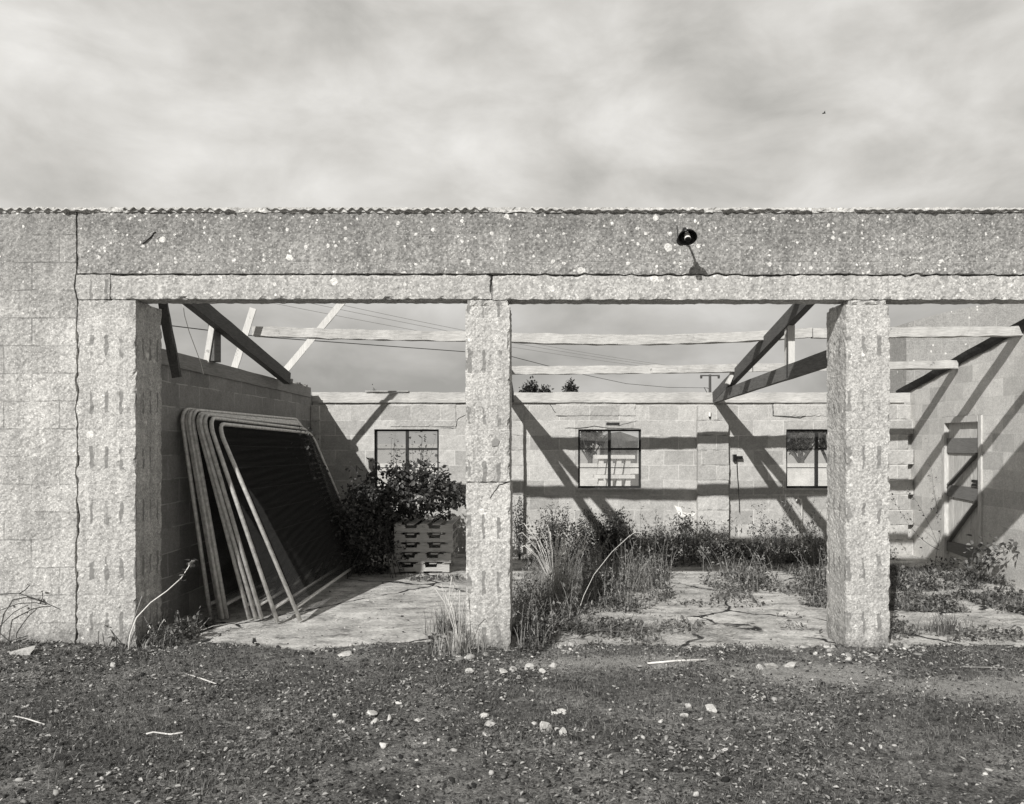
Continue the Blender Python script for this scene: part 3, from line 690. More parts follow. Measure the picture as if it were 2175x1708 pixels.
for k, (ft, tp, dr) in enumerate(panels):
    ft = Vector((ft[0], ft[1], .015 + random.uniform(0, .01)))
    hz = Vector((tp[0] - ft.x, tp[1] - ft.y, 0)); zh = math.sqrt(max(.1, PH**2 - hz.length**2)); vz = Vector((hz.x, hz.y, zh)).normalized()
    vy = Vector((dr / 3.45, 1, 0)); vy = (vy - vz * vy.dot(vz)).normalized(); vx = vy.cross(vz)
    Mx = Matrix((vx, vy, vz)).transposed().to_4x4(); Mx.translation = ft
    if k == 0:
        root = empty('fence_panel'); f1 = panel_frame().build('frame', m_tube, root, smooth=True); f2 = panel_bottom().build('bottom_rail', m_tube, root, smooth=True)
        f3 = wires(); f3.parent = root; r_ = root
    else:
        r_ = root.copy(); col.objects.link(r_)
        for ch in (f1, f2, f3): c = ch.copy(); col.objects.link(c); c.parent = r_
    r_.matrix_world = Mx
    tag(r_, ords[k], 'fence panel', 'temporary fence panels leaning on the left wall')

# ------------------------------------------------------------------ pallets
def pallet():
    r_ = empty('wooden_pallet'); Wd, Dp, H = .75, 1.0, .122
    for yy in (0, Dp/2 - .02, Dp - .04):
        # notched stringer board: two fork openings cut out of the upper half
        prof = [(0, .012), (Wd, .012), (Wd, H - .016), (.62*Wd+.13, H - .016), (.62*Wd+.12, H - .062), (.62*Wd-.02, H - .062), (.62*Wd-.03, H - .016), (.30*Wd+.07, H - .016), (.30*Wd+.06, H - .058), (.30*Wd-.08, H - .058), (.30*Wd-.09, H - .016), (0, H - .016)]
        n = len(prof); vs = [(x - Wd/2, yy, z) for x, z in prof] + [(x - Wd/2, yy + .04, z) for x, z in prof]
        MB().add(vs, [tuple(range(n)), tuple(reversed(range(n, 2*n)))] + [(k, n+k, n+(k+1) % n, (k+1) % n) for k in range(n)]).build('stringer', m_pallet, r_)
    for k in range(5): MB().box((-Wd/2 + k*.165, -.01, H - .0155), (-Wd/2 + k*.165 + .09, Dp + .01, H)).build('deck_board', m_pallet, r_)
    for k in range(3): MB().box((-Wd/2 + k*.33, -.005, 0), (-Wd/2 + k*.33 + .09, Dp + .005, .0115)).build('bottom_board', m_pallet, r_)
    return r_
pb_ = grd(906, 1212); pz = [('lowest pallet of the stack under the shrub, in shade', -.02, .03), ('second pallet from the bottom of the stack', .0, -.02), ('middle pallet of the stack under the leafy shrub', .025, .01), ('second pallet from the top of the stack', .02, .0), ('topmost pallet of the stack, shrub leaves hanging over it', .02, -.03)]
p0 = pallet(); ch0 = list(p0.children)
for k, (lab, dx, rz) in enumerate(pz):
    if k == 0: o = p0
    else:
        o = p0.copy(); col.objects.link(o)
        for ch in ch0: c = ch.copy(); col.objects.link(c); c.parent = o
    o.location = (pb_.x + dx - .03, 3.72 + random.uniform(-.03, .03), .015 + k * .1245); o.rotation_euler = (R(random.uniform(-.6, .6)), 0, rz + .03)
    tag(o, lab, 'pallet', 'stacked wooden pallets')

# ------------------------------------------------------------------ plants
def grow(name, label, cat, loc, stems, nleaf, lsize, lm, sm, group=None, blob=None, wid=.6, jit=.05, leafname='foliage'):
    """stems: list of point lists (local); leaves spread along the stems plus inside blobs (centre, radii, count)"""
    r_ = empty(name, loc); tag(r_, label, cat, group); mb = MB()
    P = []
    for s in stems:
        n = len(s); r0 = s[0][3] if len(s[0]) > 3 else .006
        pts = [Vector(p[:3]) for p in s]; mb.tube(pts, [max(.0015, r0 * (1 - .75 * i / (n - 1))) for i in range(n)], 5)
        for _ in range(nleaf):
            t = random.uniform(.25, 1) * (n - 1); i = min(int(t), n - 2); p = pts[i].lerp(pts[i+1], t - i); P.append(tuple(p))
    mb.build('stem', sm, r_)
    P = np.array(P) if P else np.zeros((0, 3))
    if len(P): P = P + rng.normal(size=P.shape) * jit
    if blob:
        for c, rad, n in blob:
            u = unit(n) * (rng.uniform(.45, 1, n) ** .5)[:, None]
            clump = np.array([noise.noise(Vector(tuple(v * 2.6 + np.array(c) * 3))) for v in u])
            u = u[clump > rng.uniform(-.35, .12, n)]
            P = np.concatenate([P, np.array(c) + u * np.array(rad)])
    if len(P):
        P[:, 2] = np.maximum(P[:, 2], .01 - loc[2] + rng.uniform(0, .04, len(P)))
        D = unit(len(P)) + np.array([0, -.25, .15]); V, Fc = leaves(P, D, lsize, wid, .18, .15); npmesh(leafname, V, Fc, lm, r_)
    return r_
def arc(p, q, h, n=7, r=.006, wob=.02):
    p = Vector(p); q = Vector(q); out_ = []
    for i in range(n):
        t = i / (n - 1); c = p.lerp(q, t) + Vector((0, 0, h * 4 * t * (1 - t))) + noise.noise_vector((p + q) * 3 + Vector((t * 3, 0, 0))) * wob * (t > 0)
        out_.append((c.x, c.y, c.z, r))
    return out_
def upright(n, h, sp, r=.006, base=.08):
    S = []
    for k in range(n):
        a = random.uniform(0, 6.283); b = random.uniform(0, base); hh = h * random.uniform(.6, 1.05); o_ = random.uniform(.1, 1) * sp
        S.append([(b*math.cos(a) + o_*math.cos(a)*t*t + random.uniform(-.01, .01), b*math.sin(a) + o_*math.sin(a)*t*t, hh*t*(1 - .12*t), r) for t in (0, .25, .5, .75, 1)])
    return S
# shrub over the pallets
S = [arc((-.2, .4, 0), (random.uniform(-1.0, .6), random.uniform(-.2, .4), random.uniform(.6, 1.45)), .1, 7, .014) for _ in range(16)]
c0 = Vector((-1.72, 4.1, 0))
grow('leafy_shrub', 'large dark leafy shrub growing over the pallets below the left window', 'shrub', c0, S, 40, .078, m_leaf, m_stemd,
     blob=[((.08, .0, 1.0), (.60, .38, .32), 1500), ((.50, .0, .96), (.36, .3, .2), 500), ((-.35, .1, .95), (.42, .35, .45), 900), ((.1, .2, 1.22), (.42, .25, .24), 420), ((-.75, .2, .55), (.45, .4, .5), 1100)])
grow('bramble_thicket', 'dark bramble thicket between the fence panels and the pallets', 'bramble', Vector((-2.25, 3.6, 0)), [arc((random.uniform(-.3, .5), random.uniform(-.3, .8), 0), (random.uniform(-.5, .5), random.uniform(-.3, .6), random.uniform(.4, 1.0)), .15, 7, .006) for _ in range(22)], 22, .055, m_leafd, m_stemd,
     blob=[((-.02, .2, .5), (.5, .6, .55), 2000), ((-.1, .3, .85), (.35, .4, .35), 700), ((.12, .1, .25), (.45, .35, .3), 700)])
grow('bramble_on_panels', 'thin climbing bramble trailing over the far end of the fence panels', 'bramble', Vector((-2.85, 3.9, 1.0)), [arc((random.uniform(-.1, .1), random.uniform(-.2, .3), -.6), (random.uniform(-.45, .1), random.uniform(-1.2, .2), random.uniform(.3, .98)), .1, 8, .003) for _ in range(16)], 16, .045, m_leafd, m_stemd)
# weeds along the back wall
rows = [  # px, py top, Y, spread, n stems, leaves, size, material, label
 (1102, 1070, 4.3, .10, 9, 26, .04, m_leafd, 'narrow leafy weed squeezed behind the narrow pillar'),
 (1180, 1085, 4.2, .22, 12, 26, .04, m_leafl, 'feathery tall weed under the left edge of the middle window'),
 (1235, 1100, 4.3, .20, 12, 24, .04, m_leafl, 'pale weed directly below the middle window'),
 (1290, 1095, 3.9, .26, 18, 46, .042, m_leafd, 'dense dark bush right of the dry grass tuft'),
 (1325, 1130, 3.7, .24, 16, 46, .04, m_leafd, 'low dark bush below the right edge of the middle window'),
 (1400, 1120, 4.4, .24, 10, 26, .045, m_leafl, 'broad weed left of the pilaster'),
 (1455, 1095, 4.5, .26, 9, 22, .05, m_leafl, 'arching leafy weed in front of the pilaster'),
 (1520, 1110, 4.4, .2, 8, 20, .045, m_leafl, 'weed at the foot of the pilaster'),
 (1612, 1085, 4.3, .10, 5, 26, .035, m_leafd, 'dark seed head dock right of the pilaster'),
 (1655, 1110, 4.2, .12, 6, 24, .035, m_leafd, 'slender dock weed left of the bent pipe'),
 (1735, 1125, 4.2, .14, 7, 24, .035, m_leafd, 'dark weed right of the bent pipe'),
 (1580, 1150, 4.2, .2, 9, 24, .04, m_leafl, 'low weed between pilaster and pipe')]
for (px, py, Y, sp, ns, nl, ls, lm, lab) in rows:
    p = at(px, py, Y); grow('weed', lab, 'weed', Vector((p.x * (Y + .6 + 6.4) / (Y + 6.4), Y + .6, 0)), upright(int(ns * 1.5), (1.68 + (p.z - 1.68) * (Y + 7.0) / (Y + 6.4)) * 1.25, sp * 1.15, .004), nl * 2, ls, lm, m_stemd, 'weeds along the back wall', jit=.035, wid=.42)
# ivy bank with dark underside
grow('ivy_bank', 'low ivy bank along the foot of the back wall', 'ivy', Vector((2.0, 4.45, 0)), [arc((random.uniform(-.7, .9), .2, 0), (random.uniform(-.8, 1), -.15, .2), .12, 6, .003) for _ in range(20)], 14, .05, m_leaf, m_stemd,
     blob=[((-.15, .15, .2), (.6, .28, .2), 1100), ((.75, .2, .16), (.4, .25, .15), 450)])
grow('ivy_bank', 'ground ivy heap under the middle window', 'ivy', Vector((.6, 4.4, 0)), [arc((random.uniform(-.7, .6), .2, 0), (random.uniform(-.8, .6), -.15, .2), .12, 6, .003) for _ in range(14)], 14, .045, m_leafd, m_stemd,
     blob=[((-.25, .1, .28), (.5, .45, .32), 1300), ((.3, -.1, .16), (.4, .4, .18), 500)])
# dry grass tuft
def tuft(name, label, p, n, h, lean, nd=14, hs=.9, m=m_dry):
    r_ = empty(name, p); tag(r_, label, 'grass')
    P = rng.normal(size=(n, 3)) * np.array([.09, .07, 0]); V, Fc = blades(P, np.full(n, h), lean, .0035, 4); npmesh('blade_mass', V, Fc, m, r_)
    mb = MB()
    for k in range(nd):
        a = random.uniform(-1, 1); e2 = Vector((a * .42 * hs, random.uniform(-.15, .15), hs * random.uniform(.65, 1)))
        mb.tube([Vector((a*.05, 0, 0)), Vector((a*.09*hs, 0, e2.z*.4)), Vector((e2.x*.6, e2.y*.5, e2.z*.8)), e2, e2 + Vector((a*.05, 0, -.02))], [.003, .003, .0022, .004, .003], 4)
    if nd: mb.build('seed_stalk', m_rope, r_)
    return r_
tuft('grass_tuft', 'tall pale dry grass tuft standing just right of the narrow pillar', grd(1178, 1275) , 520, .42, .9, 30, .84)
ar = empty('dry_stalk', grd(1225, 1310)); tag(ar, 'long pale arching stalk reaching right from the dry grass tuft', 'stalk')
q0 = grd(1225, 1310); pl = [at(px, py, q0.y) - q0 for px, py in ((1225, 1310), (1240, 1265), (1262, 1220), (1300, 1172), (1335, 1140), (1350, 1130), (1362, 1133))]
MB().tube(pl, [.003, .003, .0028, .0026, .0024, .0022, .003], 5).build('stalk', m_rope, ar)
q0 = grd(1200, 1290); ar = empty('dry_stalk', q0); tag(ar, 'straight pale stalk slanting up out of the dry grass tuft', 'stalk')
pl = [at(px, py, q0.y) - q0 for px, py in ((1200, 1290), (1212, 1230), (1224, 1190), (1244, 1150), (1258, 1123))]
MB().tube(pl, [.004, .0035, .003, .003, .0025], 5).build('stalk', m_rope, ar)
tuft('grass_tuft', 'grass tuft leaning against the left foot of the narrow pillar', grd(975, 1392), 150, .26, .6, 5, .55, m_dry)
tuft('grass_tuft', 'thin grass tuft on the slab left of the narrow pillar', grd(950, 1345), 160, .28, .5, 6, .5, m_grass)
tuft('grass_tuft', 'short tuft on the slab right of the right pillar', grd(2010, 1345), 200, .2, .7, 0, .4, m_grass)
tuft('grass_tuft', 'pale feathery tuft right of the dark bush in the middle bay', grd(1345, 1255), 260, .42, 1.0, 0, .4, m_dry)

# ground weeds: uncountable cover in patches (cx, cy, rx, ry, density, height)
def patch_points(patches):
    P = []
    for cx_, cy_, rx, ry, n in patches:
        a = rng.uniform(0, 2*np.pi, n); r_ = np.sqrt(rng.uniform(0, 1, n)); x = cx_ + rx*r_*np.cos(a); y = cy_ + ry*r_*np.sin(a)
        nn_ = np.array([noise.noise(Vector((u*2.2, v*2.2, 1))) for u, v in zip(x, y)]); k = nn_ > rng.uniform(-.3, .28, n); P.append(np.stack([x[k], y[k], np.zeros(k.sum())], 1))
    P = np.concatenate(P)
    bad = ((P[:, 0] > -.66) & (P[:, 0] < -.2) | (P[:, 0] > 2.43) & (P[:, 0] < 2.86)) & (P[:, 1] > -.03) & (P[:, 1] < .48)
    return P[~bad & (P[:, 0] < 5.5) & (P[:, 0] > -3.4)]
pats = [(.0, 1.4, .38, 1.4, 2600, .18), (.5, 1.3, .5, .9, 1500, .11), (.95, 2.4, .5, .9, 1900, .26), (.7, 3.4, .9, .6, 2200, .34), (-.07, .45, .22, .6, 1300, .16), (.45, .35, .6, .35, 900, .08), (1.15, .9, .35, .4, 260, .06),
        (2.7, 3.0, .8, .8, 2300, .18), (2.2, 2.1, .4, .3, 300, .07), (3.0, 1.9, .35, .4, 500, .12), (1.9, 1.8, .5, .2, 120, .05), (2.4, .9, .25, .4, 90, .05),
        (4.2, 3.3, 1.4, .85, 9500, .09), (4.4, 1.8, 1.3, .45, 5200, .08), (3.5, 4.4, .5, .5, 1800, .26), (5.2, 3.0, .3, .6, 700, .09), (3.1, 1.0, .25, .9, 400, .08), (-.75, .35, .22, .45, 160, .08),
        (1.6, 4.7, 1.9, .5, 2600, .20), (4.0, 4.9, 1.1, .4, 1500, .14), (-1.2, 3.3, .5, .2, 200, .05), (3.7, .45, .8, .25, 500, .08), (5.0, .6, .4, .5, 500, .12), (-3.1, .5, .2, .5, 500, .12)]
def cover(frac):
    out_ = []
    for a, b, c, d, n, hh in pats:
        p_ = patch_points([(a, b, c, d, int(n * frac))]); out_.append(np.concatenate([p_, np.full((len(p_), 1), hh)], 1))
    return np.concatenate(out_)
Q = cover(1.6); P = Q[:, :3].copy(); mod = np.array([.2 + 2.2 * max(0, noise.noise(Vector((a * 2.6, b * 2.6, 4))) + .15) for a, b in P[:, :2]]); P[:, 2] = rng.uniform(0, 1, len(P)) ** 1.25 * Q[:, 3] * mod
D = unit(len(P)) + np.array([0, -.2, .4]); V, Fc = leaves(P, D, .044, .55, .15, .2)
tag(npmesh('ground_weeds', V, Fc, m_leafl), 'low leafy weeds spreading over the concrete floor of the middle and right bays', 'weeds', kind='stuff')
Q = cover(.28); V, Fc = blades(Q[:, :3], Q[:, 3] * 1.1 + .06, 1.3, .003, 3)
tag(npmesh('floor_grass', V, Fc, m_grass), 'tangled grass growing through the concrete floor', 'grass', kind='stuff')
P = patch_points([(.75, .45, .9, .4, 900), (.2, 1.2, .6, .9, 300), (3.9, .6, 1.2, .4, 400), (2.3, 2.4, .7, .6, 200)]); n = len(P); P[:, 2] = rng.uniform(.01, .07, n)
a = rng.normal(.25, .5, n); Dr = np.stack([np.cos(a), np.sin(a), rng.uniform(-.1, .12, n)], 1) * rng.uniform(.06, .22, (n, 1)); Sd = np.stack([-np.sin(a), np.cos(a), np.zeros(n)], 1) * .0028
V = np.stack([P - Sd, P + Sd, P + Dr + Sd*.5, P + Dr - Sd*.5], 1).reshape(-1, 3); Fc = (np.arange(n)[:, None] * 4 + np.arange(4)[None])
tag(npmesh('straw', V, Fc, m_dry), 'flattened dry straw lying over the floor edge', 'straw', kind='stuff')

Q = cover(.05); Q = Q[Q[:, 3] > .1]; mb = MB(); LP = []
for x, y, _, hh in Q:
    h_ = hh * random.uniform(1.2, 3.2) * (1.35 if y > 4.2 else 1); a_ = random.uniform(0, 6.283); l_ = random.uniform(.05, .5) * h_
    pts = [Vector((x + math.cos(a_) * l_ * t * t, y + math.sin(a_) * l_ * t * t, h_ * t * (1 - .15 * t))) for t in (0, .35, .7, 1)]; mb.tube(pts, [.0028, .0022, .0018, .001], 3, False)
    for t in rng.uniform(.25, 1, random.randint(5, 16)): i = min(2, int(t * 3)); LP.append(tuple(pts[i].lerp(pts[i+1], t * 3 - i)))
tag(mb.build('weed_stems', m_stem), 'straggly thin weed stems standing out of the floor growth', 'weeds', kind='stuff')
LP = np.array(LP) + rng.normal(size=(len(LP), 3)) * .008; V, Fc = leaves(LP, unit(len(LP)) + np.array([0, 0, .1]), .04, .42); o = npmesh('stem_leaves', V, Fc, m_leafl); tag(o, 'leaves of the straggly weeds on the floor', 'weeds', kind='stuff')
# plants by the door and right edge
p = at(1975, 0, 3.9); vine = [arc((.1, 0, .12), (-.02, .1, 1.45), 0, 8, .004), arc((.1, .1, .12), (.05, .3, 1.75), 0, 9, .004), arc((.12, 0, .15), (-.62, .0, .95), -.15, 9, .004), arc((.1, 0, .12), (-.3, .2, 1.0), .1, 8, .003), arc((0, 0, 0), (.22, -.1, 1.3), .05, 8, .003)]
grow('climbing_bramble', 'thin bramble vine climbing the corner left of the plank door', 'bramble', Vector((at(1990, 0, 4.6).x, 4.65, 0)), vine, 22, .034, m_leafd, m_stemd, jit=.022)
grow('broadleaf_bramble', 'pale leafy bramble at the right edge beyond the door', 'bramble', Vector((5.15, 3.0, 0)), [arc((random.uniform(-.1, .1), 0, 0), (random.uniform(-.35, .4), random.uniform(-.3, .3), random.uniform(.15, .5)), .10, 7, .005) for _ in range(12)], 16, .07, m_leafl, m_stemd, jit=.05)
grow('nettle_clump', 'dark nettle clump at the foot of the plank door', 'nettles', Vector((5.3, 3.95, 0)), upright(9, .2, .28, .003, .03), 8, .04, m_leafd, m_stemd)
# brambles by the left wall
def yp(px, py, Y): v = at(px, py, Y); return (v.x, v.y, v.z)
def canes(name, label, lists, Y, m=m_stem, r=.006, leaf=None):
    b = at(*lists[0][0], Y); base = Vector((b.x, Y, 0)); r_ = empty(name, base); tag(r_, label, 'bramble'); mb = MB(); tips = []
    for ls in lists:
        pts = [at(px, py, Y + (.03 * i if len(ls) < 9 else 0)) - base for i, (px, py) in enumerate(ls)]; rr = r if isinstance(r, float) else .005
        mb.tube(pts, [rr * (1 - .55 * i / len(pts)) for i in range(len(pts))], 6); tips.append(pts)
    mb.build('cane', m, r_, smooth=True)
    if leaf:
        P = []
        for t in tips:
            for _ in range(leaf): k = random.randint(max(0, len(t) - 3), len(t) - 1); P.append(t[k] + Vector((random.uniform(-.03, .03), random.uniform(-.02, .02), random.uniform(-.03, .03))))
        V, Fc = leaves(np.array([tuple(v) for v in P]), unit(len(P)) + np.array([.2, -.3, .2]), .05, .6); npmesh('foliage', V, Fc, m_leafl, r_)
    return r_
canes('bramble_cane', 'long pale cane arching out of the left bay past the pier corner', [[(272, 1392), (276, 1350), (290, 1312), (320, 1280), (355, 1255), (385, 1228), (400, 1205), (408, 1190)]], -.12, m_rope, .0065, 14)
canes('bramble_cane', 'bare cane arching from the left edge across the cracked wall', [[(-60, 1400), (-30, 1290), (0, 1262), (40, 1260), (85, 1275), (125, 1293), (150, 1308)], [(-40, 1400), (-10, 1300), (40, 1282), (75, 1280), (100, 1285)], [(-20, 1400), (0, 1330), (30, 1300), (60, 1285)], [(0, 1345), (20, 1362), (60, 1350)], [(40,1262),(55,1252),(63,1243)]], -.15, m_stemd, .005, 2)
canes('bramble_cane', 'short forked twig with two leaves against the pier foot', [[(262, 1385), (248, 1360), (235, 1338), (232, 1322)], [(230, 1380), (240, 1352)], [(208, 1385), (210, 1340)]], -.06, m_stemd, .004, 2)
canes('bramble_cane', 'bare twigs leaning against the corner of the pier', [[(262, 1390), (275, 1340), (290, 1300), (302, 1265)], [(268, 1392), (282, 1352), (292, 1330)]], -.10, m_stem, .005)
canes('bramble_cane', 'tangle of pale sticks inside the foot of the shaded wall', [[(300, 1375), (312, 1345), (335, 1315), (345, 1300)], [(318, 1378), (330, 1350), (345, 1322), (352, 1290)], [(300, 1385), (345, 1372), (385, 1350), (430, 1318)], [(330, 1380), (400, 1350), (452, 1330), (500, 1322)], [(380, 1345), (384, 1320), (378, 1298)], [(290, 1380), (350, 1388), (400, 1370), (470, 1362)], [(400, 1352), (425, 1335), (445, 1312)]], .35, m_stem, .005, 1)
canes('bramble_cane', 'long bare cane lying over the soil right of the right pillar', [[(1930, 1402), (1975, 1398), (2030, 1390), (2100, 1386), (2175, 1386), (2260, 1390)], [(1940, 1395), (1965, 1405), (1990, 1420)], [(2060, 1392), (2080, 1412), (2110, 1425)]], -.2, m_stem, .005)
tuft('grass_tuft', 'dead grass and stalks at the foot of the pier corner', grd(330, 1372), 320, .16, 1.0, 4, .2, m_grass)

# ------------------------------------------------------------------ soil surface cover
def yard_pts(n, x0=-5.6, x1=6.6, y0=-3.7, y1=.12, thr=None, sc=1.2, seed=0):
    x = rng.uniform(x0, x1, n); y = rng.uniform(y0, y1, n)
    if thr is not None:
        v = np.array([noise.noise(Vector((a * sc, b * sc, seed))) for a, b in zip(x, y)]); k = v > thr + rng.uniform(-.25, .25, n); x, y = x[k], y[k]
    bare = np.zeros(len(x), dtype=bool)
    for cx_, cy_, rx, ry in ((1.9, -.72, .7, .28), (3.05, -1.0, .75, .26), (.6, -.45, .8, .2)): bare |= (((x - cx_) / rx) ** 2 + ((y - cy_) / ry) ** 2 < rng.uniform(.2, 1.1, len(x))) & (rng.uniform(0, 1, len(x)) < .8)
    x, y = x[~bare], y[~bare]
    z = np.array([gz(a, b) for a, b in zip(x, y)]); return np.stack([x, y, z], 1)
m_peb = leafmat('pebble', .30, .95, 0, .8); m_rub = leafmat('rubble_bit', .42, .5, 0, .85); m_clod = leafmat('soil_clod', .07, .8, 0, .95); m_litter = leafmat('leaf_litter', .25, .9, .1, .8); m_moss = leafmat('moss_blade', .155, .7, .2, .8)
P = yard_pts(15000, thr=-.1, sc=1.5, seed=2); P2 = yard_pts(9000)
P = np.concatenate([P, P2]); s = np.exp(rng.normal(math.log(.008), .65, len(P))).clip(.004, .04); P[:, 2] += s * .12
V, Fc = pebbles(P, s, .5); tag(npmesh('gravel', V, Fc, m_peb), 'pale gravel and chips strewn over the yard soil', 'gravel', kind='stuff')
P = yard_pts(26000); s = np.exp(rng.normal(math.log(.014), .6, len(P))).clip(.006, .045); V, Fc = pebbles(P, s, .6)
tag(npmesh('soil_clods', V, Fc, m_clod), 'dark crumbs of soil covering the yard', 'soil', kind='stuff')
P = yard_pts(42000, thr=-.1, sc=1.1, seed=9); P[:, 2] += rng.uniform(.002, .02, len(P)); D = unit(len(P)) * np.array([1, 1, .35]); V, Fc = leaves(P, D, .027, .5, .25, .1)
tag(npmesh('leaf_litter', V, Fc, m_litter), 'small dead leaves and bark bits on the yard soil', 'leaf litter', kind='stuff')
P = yard_pts(150000, thr=-.05, sc=.9, seed=5); V, Fc = blades(P, np.full(len(P), .034), 1.4, .0020, 2)
tag(npmesh('moss_and_grass', V, Fc, m_moss), 'short moss and grass covering patches of the yard', 'grass', kind='stuff')
P = yard_pts(900, x0=-1.0, x1=3.2, y0=-.42, y1=.1, thr=.02, sc=1.6, seed=13); s = np.exp(rng.normal(math.log(.03), .5, len(P))).clip(.012, .09); V, Fc = pebbles(P, s, .5)
tag(npmesh('rubble_scatter', V, Fc, m_rub), 'pale broken rubble bits along the soil edge of the concrete floor', 'rubble', kind='stuff')
P = yard_pts(1400, thr=.12, sc=1.0, seed=21); P = np.repeat(P, 16, 0) + rng.normal(size=(len(P) * 16, 3)) * np.array([.02, .02, 0]); V, Fc = blades(P, np.full(len(P), .065), 1.0, .0022, 3)
tag(npmesh('grass_clumps', V, Fc, m_moss), 'small clumps of grass in the yard soil', 'grass', kind='stuff')
# dirt and chips on the slab
P = rng.uniform((-3.2, -.1, 0), (5.2, 3.8, 0), (2600, 3)); s = np.exp(rng.normal(math.log(.010), .5, len(P))).clip(.004, .035); P[:, 2] = s * .15; V, Fc = pebbles(P, s, .4)
tag(npmesh('slab_debris', V, Fc, m_peb), 'small chips and crumbs lying on the concrete floor', 'debris', kind='stuff')

# ------------------------------------------------------------------ stones you can point at
m_stone = concrete('pale_stone', .30, .62, .3, 0, None, None, None, .6, 50); m_flint = plain('white_chip', .60, .7, .12)
def stone(px, py, wd, ht, label, m, flat=.6, cat='stone', group='loose stones on the yard'):
    p = grd(px, py + 2); sc = (p.y - CY) / F; w_ = wd * sc; bpy_me = bpy.data.meshes.new('stone')
    vs = []; fs = []
    import bmesh
    bm = bmesh.new(); bmesh.ops.create_icosphere(bm, subdivisions=2, radius=.5); sd = random.uniform(0, 50)
    planes = [Vector((random.gauss(0, 1), random.gauss(0, 1), random.gauss(0, 1))).normalized() for _ in range(9)]
    for v in bm.verts:
        c = v.co.copy()
        for pl_ in planes:
            dd = c.dot(pl_)
            if dd > .24: c -= pl_ * (dd - .24)
        c += noise.noise_vector(c * 6 + Vector((sd, 0, 0))) * .03
        v.co = Vector((c.x * w_ * 1.25, c.y * w_ * .9, c.z * ht * sc * 1.4))
    bm.to_mesh(bpy_me); bm.free()
    o = link_mesh('stone', bpy_me, m); o.location = (p.x, p.y, max(gz(p.x, p.y), -.01) + ht * sc * .2); o.rotation_euler = (random.uniform(-.15, .15), random.uniform(-.15, .15), random.uniform(0, 6)); tag(o, label, cat, group)
stone(1512, 1520, 40, 30, 'largest pale block of stone lying on the open yard', m_stone)
for a in [(1067, 1437, 24, 20, 'squarish white stone with dark side in front of the narrow pillar'), (1092, 1430, 30, 14, 'flat stone in the row right of the squarish white stone'), (1122, 1424, 30, 15, 'rounded stone in the middle of the row by the narrow pillar'),
          (1152, 1428, 22, 12, 'small stone near the right end of the row by the narrow pillar'), (1176, 1418, 34, 14, 'broad pale stone closing the row by the narrow pillar'), (1000, 1430, 22, 16, 'rounded stone alone under the left foot of the narrow pillar'),
          (1612, 1427, 22, 12, 'left chip of the three pale chips in front of the slab'), (1640, 1425, 36, 13, 'middle pale chip of three in front of the slab'), (1680, 1421, 30, 13, 'brick shaped right chip of three in front of the slab'),
          (1160, 1560, 44, 26, 'wide grey half buried stone in mid yard'), (1195, 1570, 30, 16, 'grey stone touching the wide half buried one'), (1040, 1545, 34, 16, 'grey stone half buried below a white flake'), (1456, 1528, 20, 10, 'small grey stone left of the largest stone'),
          (1460, 1508, 18, 12, 'pale pebble up left of the largest stone'), (50, 1402, 50, 22, 'pale rubble lump near the left edge by the wall'), (240, 1420, 14, 10, 'small pale pebble below the pier'), (730, 1395, 40, 12, 'flat pale fragment at the slab edge in the left bay')]:
    stone(*a, m_stone)
for a in [(712, 1527, 20, 12, 'white flake furthest left in the mid yard scatter'), (722, 1538, 18, 8, 'white flake touching the leftmost flake'), (790, 1520, 34, 12, 'longest white flake of the left scatter'), (797, 1537, 24, 12, 'white flake below the longest one'),
          (827, 1533, 16, 16, 'upright white flake right of the left scatter'), (886, 1526, 18, 7, 'small lone white flake between the two scatters'), (1028, 1523, 26, 11, 'white flake above the half buried grey stone'), (1180, 1511, 44, 7, 'long thin white flake right of centre'),
          (845, 1496, 20, 6, 'thin white flake lying above the left scatter'), (1030, 1568, 20, 7, 'thin white flake below the half buried grey stone'), (815, 1592, 26, 12, 'pale crumpled flake low in the left yard'), (1540, 1596, 16, 10, 'small white pebble low in the right yard'), (1869, 1842 - 250, 12, 8, 'tiny white pebble far right of the yard')]:
    stone(*a, m_flint, cat='flake', group='white flakes on the yard')
def stick(pxs, label, r=.005, m=m_rope):
    pts = []
    for px, py in pxs: p = grd(px, py); p.z = gz(p.x, p.y) + .012; pts.append(p)
    o = MB().tube(pts, r, 6).build('stick', m, smooth=True); tag(o, label, 'stick')
stick([(310, 1576), (325, 1573), (345, 1572), (362, 1577), (388, 1578)], 'white kinked stick lying in the left yard')
stick([(30, 1540), (60, 1546), (95, 1555)], 'thin straight stick near the left edge', .004)
stick([(395, 1438), (425, 1450), (462, 1463)], 'pale twig lying below the pier', .004)
stick([(1375, 1420), (1440, 1417), (1500, 1415)], 'flat pale strip of wood at the slab edge', .008)
stick([(2170, 1430), (2100, 1424), (2040, 1420)], 'thin pale twig at the right edge of the yard', .004, m_stem)

# ------------------------------------------------------------------ beyond the shed
nbv = MB()
